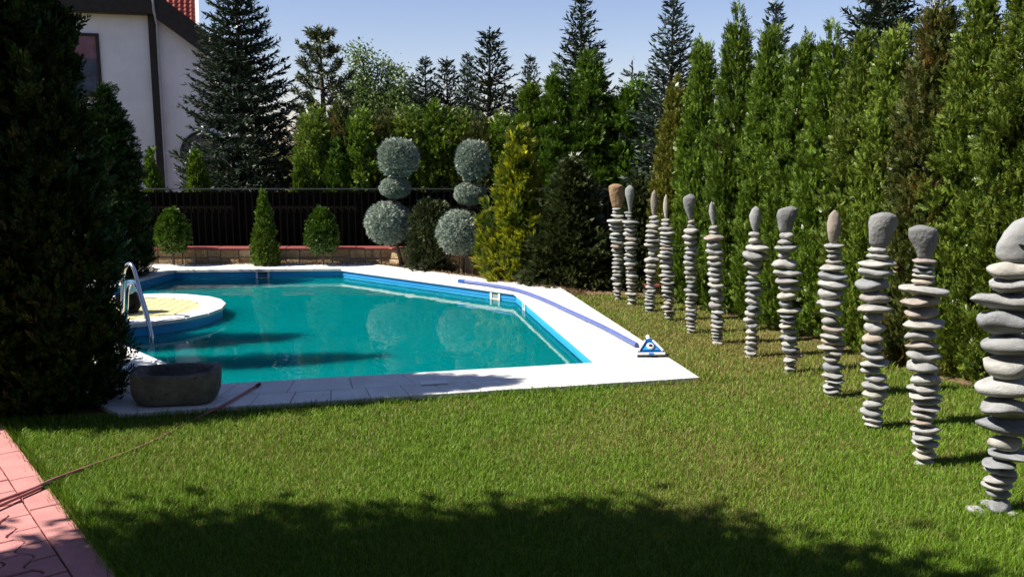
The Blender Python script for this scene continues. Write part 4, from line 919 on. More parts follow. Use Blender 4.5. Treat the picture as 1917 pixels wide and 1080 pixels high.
# ================================================================== PLANTS
def nrm(a): return a / np.maximum(np.linalg.norm(a, axis=1, keepdims=True), 1e-9)
def cards(P, D_, N_, Lh, W, bend=0.0):
    """one kite shaped leaf per row"""
    S = nrm(np.cross(D_, N_))
    Lh = np.asarray(Lh)[:, None]; W = np.asarray(W)[:, None]
    mid = P + D_ * Lh * 0.5
    tip = P + D_ * Lh + N_ * Lh * bend
    V = np.stack([P, mid + S * W * 0.5, tip, mid - S * W * 0.5], axis=1).reshape(-1, 3)
    return V
def quads(nv): return np.arange(nv).reshape(-1, 4)
def fans(rng, P, O, Nn, k, spread, ln, wd, lj=0.25):
    """k leaflets fanned out in the plane of each spray"""
    out = []
    S = nrm(np.cross(Nn, O))
    for a in np.linspace(-spread, spread, k):
        aa = a + rng.normal(0, 0.12, len(P))
        Dv = O * np.cos(aa)[:, None] + S * np.sin(aa)[:, None]
        l_ = ln * (1 - 0.35 * abs(a) / max(spread, 1e-3)) * rng.uniform(1 - lj, 1 + lj, len(P))
        out.append(cards(P, nrm(Dv), Nn, l_, wd * rng.uniform(0.8, 1.2, len(P))))
    return np.concatenate(out)
def feathers(rng, P, O, Nn, k, ln, wd):
    """a flat spray: a stem with leaflets on alternate sides"""
    S = nrm(np.cross(Nn, O)); out = []
    l0 = (ln * rng.uniform(0.75, 1.3, len(P)))[:, None]
    curl = rng.normal(0, 0.25, (len(P), 1))
    for i in range(k):
        s = i / max(1, k - 1)
        sg = 1 if i % 2 else -1
        a = 0.0 if i == k - 1 else sg * (0.75 - 0.3 * s)
        aa = (a + rng.normal(0, 0.15, len(P)))[:, None]
        Dv = nrm(O * np.cos(aa) + S * np.sin(aa) + Nn * (curl * s - 0.15))
        B = P + O * l0 * s * 0.8 + Nn * l0 * curl * s * s * 0.4
        out.append(cards(B, Dv, Nn, (l0[:, 0] * (0.62 - 0.22 * s)), wd * rng.uniform(0.8, 1.25, len(P))))
    return np.concatenate(out)
def sample_prof(rng, n_, T, Pf):
    g_ = np.linspace(0, 1, 400); w_ = np.interp(g_, T, Pf) + 0.02; c_ = np.cumsum(w_); c_ /= c_[-1]
    return np.interp(rng.uniform(0, 1, n_), c_, g_)
def core_mesh(T, Pf, H_, R_, k=0.62, seg=10, rows=12):
    v = []; f = []
    for i in range(rows + 1):
        t = 0.02 + 0.9 * i / rows
        r_ = np.interp(t, T, Pf) * R_ * k
        for s in range(seg):
            a = 2 * PI * s / seg; q = r_ * (1 + 0.12 * math.sin(3 * a + 9 * t)); v.append((q * math.cos(a), q * math.sin(a), t * H_))
    for i in range(rows):
        for s in range(seg):
            j = (s + 1) % seg; f.append((i * seg + s, i * seg + j, (i + 1) * seg + j, (i + 1) * seg + s))
    return np.array(v), np.array(f)
PROF = {
    'column': ([0, .04, .12, .3, .55, .75, .9, 1], [.72, .92, 1, .98, .84, .60, .30, .03]),
    'blunt': ([0, .05, .3, .65, .82, .93, 1], [.7, .9, 1, .95, .80, .52, .06]),
    'cone': ([0, .05, .12, .4, .7, .9, 1], [.7, .95, 1, .78, .46, .2, .03]),
    'egg': ([0, .06, .2, .38, .6, .8, .93, 1], [.2, .6, .93, 1, .88, .58, .28, .04]),
    'ball': ([0, .03, .1, .25, .5, .75, .9, .97, 1], [.1, .36, .62, .88, 1, .88, .62, .36, .08]),
}
def evergreen(seed, H_, R_, prof, n_clump, per, clump_r, leaf, wid, k=5, spread=0.9, outw=0.75, upw=0.65, lump=0.10, gap=0.35, shell=0.92, core=0.45, jit=0.28, face=0.8, feather=False):
    """crown of flat scale-leaf sprays gathered into clumps"""
    rng = np.random.default_rng(seed)
    T, Pf = PROF[prof]
    t = sample_prof(rng, n_clump, T, Pf); ph = rng.uniform(0, 2 * PI, n_clump)
    f1, f2, f3 = rng.uniform(0, 6.28, 3)
    lumpv = lump * (np.sin(3 * ph + 5 * t * H_ + f1) * 0.5 + np.sin(5 * ph - 9 * t * H_ + f2) * 0.4 + rng.normal(0, 0.6, n_clump))
    rad = np.interp(t, T, Pf) * R_ * (shell + lumpv)
    rad = np.maximum(rad, 0.004)
    C = np.stack([rad * np.cos(ph), rad * np.sin(ph), t * H_], 1)
    radial = np.stack([np.cos(ph), np.sin(ph), np.zeros(n_clump)], 1)
    # some clumps sit back and leave dark gaps
    back = rng.uniform(0, 1, n_clump) < gap
    C[back, :2] *= rng.uniform(0.72, 0.9, back.sum())[:, None]
    idx = np.repeat(np.arange(n_clump), per)
    n_ = len(idx)
    crs = (clump_r * rng.uniform(0.7, 1.35, n_clump))[idx][:, None]
    off = nrm(rng.normal(0, 1, (n_, 3))) * rng.uniform(0.2, 1.0, n_)[:, None] * crs
    rd = radial[idx]
    inward = (off * rd).sum(1, keepdims=True)
    off = off - rd * np.minimum(inward, 0) * 0.6
    P = C[idx] + off
    P[:, 2] = np.clip(P[:, 2], 0.0, H_ * 1.02)
    O = nrm(rd * outw + np.array([0, 0, upw]) + off / crs * 0.55 + rng.normal(0, jit, (n_, 3)))
    tang = np.stack([-rd[:, 1], rd[:, 0], np.zeros(n_)], 1)
    fv = rd * face + np.array([0, 0, 0.35]) + rng.normal(0, 0.75, (n_, 3))
    Nn = nrm(fv - O * (fv * O).sum(1, keepdims=True))
    V = feathers(rng, P, O, Nn, k, leaf, wid) if feather else fans(rng, P, O, Nn, k, spread, leaf, wid)
    Q = quads(len(V))
    # inner foliage that closes the view through the crown
    ni = int(n_clump * 5)
    ti = sample_prof(rng, ni, T, Pf) * 0.95; pi_ = rng.uniform(0, 2 * PI, ni); ri = np.interp(ti, T, Pf) * R_ * rng.uniform(core * 0.5, min(core * 1.5, 0.86), ni)
    Pi = np.stack([ri * np.cos(pi_), ri * np.sin(pi_), ti * H_], 1)
    Di = nrm(np.stack([np.cos(pi_) * 0.5, np.sin(pi_) * 0.5, np.full(ni, 0.6)], 1) + rng.normal(0, 0.5, (ni, 3)))
    fi = np.stack([np.cos(pi_), np.sin(pi_), np.zeros(ni)], 1) + rng.normal(0, 0.4, (ni, 3)); Ni = nrm(fi - Di * (fi * Di).sum(1, keepdims=True))
    V2 = cards(Pi, Di, Ni, np.full(ni, leaf * 1.7), np.full(ni, leaf * 0.8))
    Q = quads(len(V) + len(V2)); V = np.concatenate([V, V2])
    return np_mesh('crown', V, Q)
def set_mat(o, m):
    if len(o.data.materials) == 0: o.data.materials.append(m)
    o.material_slots[0].link = 'OBJECT'; o.material_slots[0].material = m
def plant(name, label, cat, loc, crown, mat, scale, rz=0.0, trunk=(0.05, 0.6), group=None, lift=0.0, tilt=(0, 0)):
    o = empty(name, loc, rz); o.rotation_euler = (tilt[0], tilt[1], rz); tag(o, label, cat, group)
    c_ = link('crown', crown, None, o, (0, 0, lift)); c_.scale = scale if isinstance(scale, tuple) else (scale, scale, scale)
    set_mat(c_, mat)
    MB().tube([(0, 0, -0.02), (0.01, 0.0, trunk[1] * 0.5), (0, 0.006, trunk[1])], [trunk[0], trunk[0] * 0.8, trunk[0] * 0.5], 7).build('trunk', M['bark'], o)
    return o

COLM = [evergreen(10 + i, 3.0, 0.36, 'column', 540, 24, 0.088, 0.062, 0.0125, k=7, feather=True, lump=0.12, gap=0.42, outw=0.45, upw=0.75) for i in range(3)]
BLUNT = [evergreen(20 + i, 2.4, 0.33, 'blunt', 330, 21, 0.10, 0.072, 0.020, feather=True, k=6, lump=0.13, gap=0.42, outw=0.45, upw=0.75) for i in range(2)]
CONE = evergreen(30, 1.2, 0.26, 'cone', 240, 17, 0.055, 0.042, 0.016, gap=0.25)
EGG = evergreen(31, 0.9, 0.29, 'egg', 320, 17, 0.05, 0.040, 0.011, outw=0.6, upw=0.9, lump=0.05, gap=0.15, shell=0.95)
BALL = evergreen(32, 1.0, 0.5, 'ball', 900, 14, 0.05, 0.075, 0.013, k=3, spread=0.4, outw=0.45, upw=0.25, jit=0.6, lump=0.032, gap=0.04, shell=0.97, core=0.85)
FLUFF = evergreen(33, 1.0, 0.5, 'ball', 620, 15, 0.06, 0.15, 0.013, k=3, spread=0.35, outw=0.55, upw=0.9, jit=0.4, lump=0.06, gap=0.2, shell=0.9, core=0.7)
YEW = evergreen(34, 1.6, 0.5, 'cone', 460, 20, 0.10, 0.075, 0.017, k=4, spread=0.55, outw=0.85, upw=0.5, lump=0.16, gap=0.35)
YEWB = evergreen(35, 1.1, 0.34, 'blunt', 300, 13, 0.075, 0.055, 0.014, k=4, spread=0.6, outw=0.8, upw=0.6, lump=0.14)
GOLD = evergreen(36, 2.2, 0.62, 'cone', 300, 26, 0.10, 0.13, 0.020, k=4, spread=0.40, outw=0.8, upw=0.8, lump=0.24, gap=0.35, core=0.4)

# right hand hedge
RH = [(1310, 62, 'thuja'), (1372, 12, 'thuja'), (1437, 45, 'thuja'), (1494, 52, 'thuja'), (1545, 45, 'thuja'), (1605, 52, 'thuja_olive'), (1660, 30, 'thuja_olive'), (1742, -30, 'thuja_brown'), (1822, -40, 'thuja_olive'), (1908, -70, 'thuja_olive'), (2005, -90, 'thuja_olive'), (2110, -90, 'thuja_olive')]
RH_LAB = ['tall thuja at the far left end of the right hand hedge', 'tall thuja with a sharp tip second from the far end of the right hedge',
          'green thuja behind the egg headed stack, third in the right hedge', 'green thuja above the broad dark boulder head, fourth in the right hedge',
          'slim green thuja fifth from the far end of the right hedge', 'olive thuja above the leaf headed stack, sixth in the right hedge',
          'olive thuja above the notched boulder head, seventh in the right hedge', 'thuja with browned orange patches, eighth in the right hedge',
          'olive thuja right of the browned one, taller than the picture', 'olive thuja nearest the right picture edge in the hedge',
          'olive thuja just past the right picture edge', 'last olive thuja of the right hedge beyond the picture']
rg = random.Random(5)
for i, (px, py, mt) in enumerate(RH):
    k_ = (px - 958.5) / FPX * 0.99
    s_ = (k_ * 10.05 - 2.17) / (0.41 + 0.91 * k_)
    X, Y = 2.17 + 0.41 * s_, 10.05 - 0.91 * s_
    top = at(px, py, Y).z
    rad = 0.272 if i < 7 else 0.32
    plant('thuja_tree', RH_LAB[i], 'tree', (X, Y, 0), COLM[i % 3], M[mt], (rad / 0.36, rad / 0.36, top / 3.0), rg.uniform(0, 6.28), (0.05, 1.2), 'thujas of the right hand hedge')
# second rank low behind, seen only in the gaps
plant('thuja_tree', 'slender yellow green thuja at the shaded start of the right hedge', 'tree', (1.93, 10.95, 0), COLM[1], M['thuja_yellow'], (0.70, 0.70, 0.86), 1.0, (0.04, 1.0))

# back hedge behind the fence
BH = [(592, 203, 30, 'thuja_olive', 0), (638, 197, 28, 'thuja_brown', 0), (680, 208, 30, 'thuja', 0), (722, 212, 28, 'thuja_brown', 0), (768, 203, 36, 'thuja_olive', 0), (820, 192, 33, 'thuja', 0), (866, 208, 30, 'thuja_olive', 0), (898, 222, 28, 'thuja_brown', 0), (938, 216, 32, 'thuja', 0),
      (992, 148, 40, 'thuja', 1), (1036, 122, 36, 'thuja_bright', 1), (1102, 92, 50, 'thuja_bright', 1), (1188, 153, 48, 'thuja_bright', 1)]
BH_LAB = ['olive thuja first from the big spruce in the back hedge', 'browned thuja second from the big spruce in the back hedge', 'green thuja third from the big spruce in the back hedge', 'browned thuja left of the first topiary top in the back hedge',
          'olive thuja right above the first topiary in the back hedge', 'green thuja between the two topiaries in the back hedge', 'olive thuja left of the second topiary top in the back hedge', 'short browned thuja behind the second topiary in the back hedge', 'green thuja just right of the second topiary in the back hedge',
          'tall green thuja behind the golden cypress top', 'tall green thuja second in the taller back group', 'broad tall green thuja below the spruce top, back group', 'shorter rounded thuja right of the taller back group']
for i, (px, py, hw, mt, ty) in enumerate(BH):
    Y = 14.75 + rg.uniform(-0.12, 0.12) - (0.1 if ty else 0)
    p = at(px, 300, Y); top = at(px, py, Y).z
    rad = hw / FPX * Y * (1.2 if not ty else 1.12)
    cm = BLUNT[i % 2]; base_h = 2.4; br = 0.33
    if ty: cm = COLM[i % 3]; base_h = 3.0; br = 0.36
    if i == 12: cm = BLUNT[0]; base_h = 2.4; br = 0.33
    plant('thuja_tree', BH_LAB[i], 'tree', (p.x, Y, 0), cm, M[mt], (rad / br, rad / br, top / base_h), rg.uniform(0, 6.28), (0.05, 1.0), 'thujas of the back hedge')
for (px, py, hw, lb) in ((283, 278, 20, 'small thuja tip beside the house corner post behind the fence'), (366, 284, 26, 'small thuja tip before the round window behind the fence'), (562, 300, 22, 'small thuja at the foot of the big spruce behind the fence'), (630, 262, 24, 'small bright thuja before the browned back hedge')):
    Y = 14.45; p = at(px, 300, Y); top = at(px, py, Y).z
    plant('thuja_tree', lb, 'tree', (p.x, Y, 0), CONE, M['thuja_bright' if px > 600 else 'thuja'], (hw / FPX * Y * 1.5 / 0.26,) * 2 + (top / 1.2,), rg.uniform(0, 6.28), (0.03, 0.5))

# dark thujas on the left
plant('thuja_tree', 'big dark thuja in the left foreground beside the trough', 'tree', (-3.08, 6.0, 0), COLM[0], M['thuja_shaded'], (1.12, 0.98, 1.2), 0.4, (0.07, 1.2), tilt=(0, R(-2)))
plant('thuja_tree', 'dark thuja at the left picture edge behind the pink path', 'tree', (-3.72, 5.92, 0), COLM[1], M['thuja_shaded'], (1.5, 1.25, 1.28), 2.1, (0.07, 1.2))
plant('thuja_tree', 'thuja hidden behind the big dark thuja on the left', 'tree', (-3.95, 7.42, 0), COLM[2], M['thuja'], (0.8, 0.8, 1.0), 1.1, (0.06, 1.2))
plant('thuja_tree', 'thuja beyond the left picture edge at the pool terrace', 'tree', (-4.95, 8.22, 0), COLM[0], M['thuja'], (1.1, 1.1, 1.02), 1.9, (0.06, 1.2))
plant('thuja_tree', 'thuja far outside the left picture edge', 'tree', (-6.45, 8.85, 0), COLM[1], M['thuja'], (1.0, 1.0, 1.0), 1.4, (0.06, 1.2))
p = at(207, 300, 12.0)
plant('thuja_tree', 'thuja standing before the house wall, left of the pool', 'tree', (p.x, 12.0, 0), COLM[2], M['thuja_shaded'], (1.1, 1.1, at(205, 155, 12.0).z / 3.0), 0.3, (0.06, 1.2))

# shrubs before the fence
def small(px, ytop, ybot, hw, Y, crown, H0, R0, mat, label, stem):
    p = at(px, ybot, Y); t_ = at(px, ytop, Y).z
    s_ = (t_ - p.z) / H0; r_ = hw / FPX * Y / R0
    return plant('shrub', label, 'shrub', (p.x, Y, 0), crown, mat, (r_, r_, s_), px * 0.01, stem, None, p.z)
small(325, 388, 474, 31, 13.15, EGG, 0.9, 0.29, M['thuja_bright'], 'bright green egg shaped shrub at the left end of the garden wall', (0.018, 0.45))
small(498, 356, 497, 25, 13.15, CONE, 1.2, 0.26, M['thuja'], 'dark slim cone shaped shrub behind the far skimmer', (0.02, 0.4))
small(604, 386, 476, 30, 13.15, EGG, 0.9, 0.29, M['thuja_bright'], 'bright green egg shaped shrub left of the first topiary', (0.018, 0.45))
small(808, 374, 512, 43, 12.72, YEWB, 1.1, 0.34, M['yew'], 'dark yew bush between the two blue topiaries', (0.03, 0.4))
small(968, 232, 528, 68, 11.95, GOLD, 2.2, 0.62, M['gold'], 'yellow gold cypress right of the second topiary', (0.04, 1.0))
small(1190, 330, 556, 60, 11.3, YEW, 1.6, 0.5, M['yew'], 'dark cypress added to fill the black shade behind the farthest stone stacks', (0.05, 0.9))  # added shrub, keeps the gap dark where only shaded fence stands
small(1068, 296, 550, 88, 11.6, YEW, 1.6, 0.5, M['yew'], 'broad dark green cypress beside the golden one', (0.05, 0.9))

def topiary(label, Y, balls, bpx, bpy):
    b0 = ground(bpx, bpy)
    root = empty('topiary_tree', (b0.x, Y, 0)); tag(root, label, 'topiary', 'blue juniper topiaries')
    pts = [(0, 0, 0)]
    for i, (px, py, rx, ry) in enumerate(balls[::-1]):
        c_ = at(px, py, Y); sx, sy = rx / FPX * Y, ry / FPX * Y
        o = link('foliage_ball', FLUFF if i == 2 else BALL, None, root, (c_.x - b0.x, 0, c_.z - sy)); set_mat(o, M['juniper'])
        o.scale = (2 * sx, 2 * sx, 2 * sy); o.rotation_euler = (0, 0, i * 1.7 + Y)
        pts.append((c_.x - b0.x + (0.06 if i == 0 else 0.02), 0.0, c_.z))
    MB().tube(spline(pts, 5), 0.028, 8).build('trunk', M['bark'], root)
topiary('blue juniper topiary of three balls, the left one with a visible trunk', 13.10, [(745, 298, 33, 31), (740, 352, 27, 19), (727, 418, 40, 38)], 755, 501)
topiary('blue juniper topiary of three balls touching the golden cypress', 12.40, [(885, 303, 28, 32), (880, 363, 28, 20), (862, 436, 42, 40)], 866, 513)

# ---- spruces
def spruce(seed, H_, R_, whorl=0.2, nb=8, droop=0.25, up=0.25, dens=1.0, card=0.075, tipf=0.0, bare=0.35):
    """trunk mesh, wood in branches and needle cards"""
    rng = np.random.default_rng(seed)
    Ps = []; Ds = []; Ns = []; Ls = []
    wood = MB()
    wood.tube([(0, 0, -0.05), (0.02, 0, H_ * 0.5), (0, 0, H_)], [0.05 * H_ / 3, 0.03 * H_ / 3, 0.006], 7)
    nw = int(H_ * (1 - 0.05) / whorl)
    for i in range(nw):
        t = (i + 0.3) / nw
        z0 = H_ * (0.05 + 0.95 * t)
        blen = R_ * ((1 - t) ** 0.85) * 1.0 + bare * 0.12
        for j in range(nb):
            if rng.random() < 0.06: continue
            a = 2 * PI * (j + rng.uniform(-0.3, 0.3)) / nb + i * 0.9
            ln = blen * rng.uniform(0.68, 1.12)
            upk = up * (0.4 + 1.3 * t) + rng.normal(0, 0.05)
            dr = droop * (1 - t)
            m_ = max(3, int(ln / 0.05 * dens))
            s = np.linspace(0.12, 1, m_)
            hx = np.array([math.cos(a), math.sin(a), 0])
            path_ = hx[None] * (s * ln)[:, None]
            path_[:, 2] = z0 + rng.normal(0, 0.03) + ln * (upk * s - dr * s * (1 - s) * 1.6 - dr * 0.35 * s + 0.25 * dr * s ** 3)
            if ln > 0.25:
                wood.tube([path_[0] * np.array([0.2, 0.2, 1]), path_[m_ // 2], path_[-1]], [0.014, 0.009, 0.003], 4, False)
            dv = np.gradient(path_, axis=0); dv = dv / np.linalg.norm(dv, axis=1, keepdims=True)
            side = np.array([-hx[1], hx[0], 0])
            # needles on the branch itself
            for rep in range(3):
                sd = rng.normal(0, 0.7, (m_, 1)) * side + np.array([0, 0, 1]) * rng.normal(0.1, 0.45, (m_, 1))
                Ps.append(path_); Ds.append(dv + sd * 0.75); Ns.append(np.tile([0, 0, 1.0], (m_, 1)) + rng.normal(0, 0.5, (m_, 3))); Ls.append(np.full(m_, card))
            # side twigs
            for sgn in (-1, 1):
                for q in range(1, m_, 2):
                    tl_ = ln * 0.36 * (1 - s[q] * 0.75) * rng.uniform(0.6, 1.2) + 0.04
                    mm = max(2, int(tl_ / 0.05 * dens))
                    u_ = np.linspace(0.15, 1, mm)[:, None]
                    td = dv[q] * 0.65 + side * sgn * 0.8 + np.array([0, 0, -0.15 * dr * 4 + 0.05])
                    td = td / np.linalg.norm(td)
                    pt = path_[q][None] + td[None] * u_ * tl_
                    for rep in range(2):
                        Ps.append(pt); Ds.append(np.tile(td, (mm, 1)) + rng.normal(0, 0.42, (mm, 3))); Ns.append(np.tile([0, 0, 1.0], (mm, 1)) + rng.normal(0, 0.5, (mm, 3))); Ls.append(np.full(mm, card * 0.9))
    # leader
    m_ = 30; zz = np.linspace(H_ * 0.9, H_ + 0.05, m_); P = np.stack([np.zeros(m_), np.zeros(m_), zz], 1)
    Ps.append(P); Ds.append(np.tile([0, 0, 1.0], (m_, 1)) + rng.normal(0, 0.45, (m_, 3))); Ns.append(rng.normal(0, 1, (m_, 3))); Ls.append(np.full(m_, card * 0.8))
    P = np.concatenate(Ps); D_ = nrm(np.concatenate(Ds)); N_ = np.concatenate(Ns); Lh = np.concatenate(Ls) * rng.uniform(0.7, 1.3, len(P))
    N_ = nrm(N_ - D_ * (N_ * D_).sum(1, keepdims=True))
    V = cards(P, D_, N_, Lh, Lh * 0.30)
    return np_mesh('crown', V, quads(len(V))), wood.mesh('trunk')
def conifer(name, label, px, pytop, Y, hw, meshes, H0, R0, mat, group, rz=0.0):
    p = at(px, 300, Y); top = at(px, pytop, Y).z
    o = empty(name, (p.x, Y, 0), rz); tag(o, label, 'tree', group)
    r_ = hw / FPX * Y / R0; h_ = top / H0
    c_ = link('crown', meshes[0], None, o); c_.scale = (r_, r_, h_); set_mat(c_, mat)
    t_ = link('trunk', meshes[1], None, o); t_.scale = (r_, r_, h_); set_mat(t_, M['bark'])
    return o
SP_BIG = spruce(50, 5.4, 1.5, 0.17, 10, 0.30, 0.24, 1.0, 0.125)
SP_MID = spruce(51, 4.2, 0.9, 0.15, 9, 0.18, 0.42, 1.0, 0.105)
SP_SML = spruce(52, 3.4, 0.7, 0.16, 8, 0.12, 0.5, 1.0, 0.10, bare=0.5)
conifer('spruce_tree', 'big dark spruce in front of the white house', 455, -110, 17.5, 142, SP_BIG, 5.4, 1.5, M['spruce'], 'spruces beyond the hedges', 0.4)
conifer('spruce_tree', 'dark spruce top standing over the tall back thujas', 1085, -6, 16.5, 104, SP_MID, 4.2, 0.9, M['spruce'], 'spruces beyond the hedges', 1.0)
conifer('spruce_tree', 'bluish spruce left of the right hand hedge', 1253, 3, 14.0, 112, SP_MID, 4.2, 0.9, M['spruce_blue'], 'spruces beyond the hedges', 2.0)
conifer('spruce_tree', 'spruce top peeking out between hedge thujas on the right', 1440, 10, 13.5, 95, SP_MID, 4.2, 0.9, M['spruce_blue'], 'spruces beyond the hedges', 3.3)
conifer('spruce_tree', 'very dark fir rising above the right hedge, its top cut off', 1640, -160, 13.0, 160, SP_BIG, 5.4, 1.5, M['spruce'], 'spruces beyond the hedges', 1.3)
SM = [(798, 112, 20.0, 62, 'spruce', 'small spruce right of the pale leafy tree'), (838, 116, 20.5, 56, 'spruce', 'small spruce with a bare leader, second right of the pale tree'), (876, 103, 21.0, 46, 'spruce_blue', 'slim small spruce left of the tallest small one'), (918, 62, 19.5, 78, 'spruce', 'tallest of the small far spruces with a long leader'), (992, 108, 20.0, 52, 'spruce_blue', 'small spruce just left of the taller back thujas'), (962, 178, 22.0, 55, 'spruce', 'low far spruce in the sky gap left of the tall thujas'), (770, 150, 22.0, 60, 'spruce', 'low spruce directly beside the pale leafy tree')]
for i, (px, py, Y, hw, mt, lb) in enumerate(SM):
    conifer('spruce_tree', lb, px, py, Y, hw * 1.25, SP_SML if i % 2 else SP_MID, 3.4 if i % 2 else 4.2, 0.7 if i % 2 else 0.9, M[mt], 'small far spruces', i * 1.1)
# cedar with long level boughs
def cedar(seed, H_, R_):
    return spruce(seed, H_, R_, 0.28, 6, 0.45, 0.10, 1.0, 0.10)
CED = cedar(60, 3.2, 1.0)
conifer('cedar_tree', 'cedar with long drooping boughs between the tall thujas and the bluish spruce', 1180, 118, 15.6, 118, CED, 3.2, 1.0, M['spruce_blue'], None, 0.2)
conifer('cedar_tree', 'cedar bough tips left of the tall back thujas', 990, 150, 16.4, 84, CED, 3.2, 1.0, M['pine'], None, 2.2)

# ---- pine with upturned needle brushes
def pine(seed, H_, R_):
    rng = np.random.default_rng(seed)
    wood = MB(); wood.tube([(0, 0, -0.05), (0.03, 0.0, H_ * 0.5), (0, 0, H_ * 0.97)], [0.09, 0.055, 0.012], 7)
    Ps = []; Ds = []
    def brush(a, b_, nl=46):
        s = rng.uniform(0.15, 1.0, (nl, 1)); P = a[None] * (1 - s) + b_[None] * s
        d = (b_ - a) / np.linalg.norm(b_ - a)
        Ps.append(P); Ds.append(nrm(d[None] * 0.75 + rng.normal(0, 0.62, (nl, 3))))
    nw = int(H_ / 0.38)
    for i in range(nw):
        t = (i + 0.5) / nw; z0 = H_ * (0.12 + 0.86 * t)
        for j in range(6):
            a = 2 * PI * j / 6 + i * 0.7 + rng.uniform(-0.3, 0.3)
            ln = R_ * (1 - t) ** 0.8 * rng.uniform(0.7, 1.1) + 0.12
            hx = np.array([math.cos(a), math.sin(a), 0])
            p0 = np.array([0, 0, z0]); p1 = p0 + hx * ln * 0.6 + np.array([0, 0, ln * 0.12]); p2 = p0 + hx * ln + np.array([0, 0, ln * 0.38 + 0.06])
            wood.tube([p0, p1, p2], [0.02, 0.014, 0.006], 5, False)
            brush(p1, p2, 60); brush(p0 * 0.5 + p1 * 0.5, p1, 40)
            for q in range(max(2, int(ln / 0.16))):
                s = rng.uniform(0.35, 0.95); c_ = p0 * (1 - s) + p2 * s
                sd = np.array([-hx[1], hx[0], 0]) * rng.choice([-1, 1]) * 0.7 + hx * 0.6 + np.array([0, 0, 0.75])
                brush(c_, c_ + sd / np.linalg.norm(sd) * rng.uniform(0.14, 0.24), 44)
    brush(np.array([0, 0, H_ - 0.35]), np.array([0, 0, H_ + 0.02]), 90)
    P = np.concatenate(Ps); D_ = np.concatenate(Ds); N_ = nrm(np.cross(D_, rng.normal(0, 1, P.shape)))
    Lh = rng.uniform(0.07, 0.12, len(P))
    V = cards(P, D_, N_, Lh * 1.15, Lh * 0.2)
    return np_mesh('crown', V, quads(len(V))), wood.mesh('trunk')
conifer('pine_tree', 'open pine with upturned shoots right of the big spruce', 606, 55, 19.0, 98, pine(70, 4.2, 0.95), 4.2, 0.95, M['pine'], None, 0.3)

# ---- leafy trees
def leafy(seed, lobes, nleaf, leaf, droop=0.5, clumps=40, cr=0.28):
    rng = np.random.default_rng(seed); Vs = []
    tot = sum(l[1] ** 2 for l in lobes)
    for (c_, r_, sz) in lobes:
        nc = max(6, int(clumps * r_ ** 2 / tot * len(lobes)))
        d = nrm(rng.normal(0, 1, (nc, 3))) * (rng.uniform(0.15, 1, (nc, 1)) ** 0.45) * r_
        d[:, 2] *= sz
        C = np.array(c_)[None] + d
        n_ = int(nleaf * r_ ** 2 / tot)
        idx = rng.integers(0, nc, n_)
        off = rng.normal(0, cr * 0.5, (n_, 3)); P = C[idx] + off
        D_ = nrm(rng.normal(0, 0.6, (n_, 3)) + nrm(d)[idx] * 0.5 + np.array([0, 0, -droop]))
        N_ = nrm(np.cross(D_, rng.normal(0, 1, (n_, 3))))
        l_ = leaf * rng.uniform(0.7, 1.3, n_)
        Vs.append(cards(P, D_, N_, l_, l_ * 0.42))
    V = np.concatenate(Vs)
    return np_mesh('crown', V, quads(len(V)))
p = at(705, 300, 21.0); zt = at(690, 80, 21.0).z
o = empty('leafy_tree', (p.x, 21.0, 0)); tag(o, 'pale green leafy tree with loose foliage behind the back hedge', 'tree')
c_ = link('crown', leafy(80, [((-0.30, 0, zt - 0.62), 0.30, 2.0), ((0.26, 0.1, zt - 0.88), 0.28, 2.0), ((0.64, -0.1, zt - 1.0), 0.22, 2.0), ((-0.35, 0, zt - 1.4), 0.6, 1.0), ((0.3, 0, zt - 1.7), 0.7, 1.0), ((0, 0, zt - 2.4), 0.9, 0.9)], 30000, 0.085, 0.35, 240, 0.22), M['birch'], o)
mb = MB(); mb.tube([(0, 0, -0.05), (0.03, 0, 1.4), (-0.05, 0, 2.2), (-0.28, 0, zt - 0.3)], [0.09, 0.07, 0.05, 0.01], 7); mb.tube([(0.0, 0, 1.7), (0.2, 0.05, 2.4), (0.30, 0.1, zt - 0.5)], [0.05, 0.03, 0.008], 6); mb.tube([(0.1, 0, 2.0), (0.45, -0.05, 2.5), (0.6, -0.1, zt - 0.9)], [0.04, 0.03, 0.008], 6)
mb.build('trunk', M['bark'], o)
# broad tree out of frame on the left: its shade falls over the foreground
o = empty('shade_tree', (-4.6, 1.82, 0)); tag(o, 'broad leafy tree left of the picture whose shade covers the foreground', 'tree')
LB = [((0.15, 0.85, 3.55), 0.85, 0.9), ((1.55, 0.85, 3.55), 0.85, 0.85), ((2.35, 0.45, 3.65), 0.80, 0.85), ((0.9, 0.3, 4.1), 0.9, 0.8), ((2.6, -0.4, 3.7), 0.9, 0.8), ((1.2, -0.5, 3.8), 1.1, 0.8), ((-0.6, 0.0, 3.8), 1.0, 0.8), ((3.3, -0.7, 3.6), 0.8, 0.8), ((0.2, -0.9, 3.6), 0.9, 0.8)]
link('crown', leafy(81, LB, 60000, 0.15, 0.3, 300, 0.32), M['broad'], o)
mb = MB(); mb.tube([(0, 0, -0.05), (0.05, 0, 1.2), (0.1, 0.05, 2.3)], [0.16, 0.12, 0.10], 9)
for c2, r2, s2 in LB: mb.tube(spline([(0.1, 0.05, 2.2), (0.1 + c2[0] * 0.4, c2[1] * 0.4, 2.9), c2], 4), [0.07, 0.065, 0.06, 0.055, 0.05, 0.04, 0.03, 0.02, 0.01], 6)
mb.build('trunk', M['bark'], o)
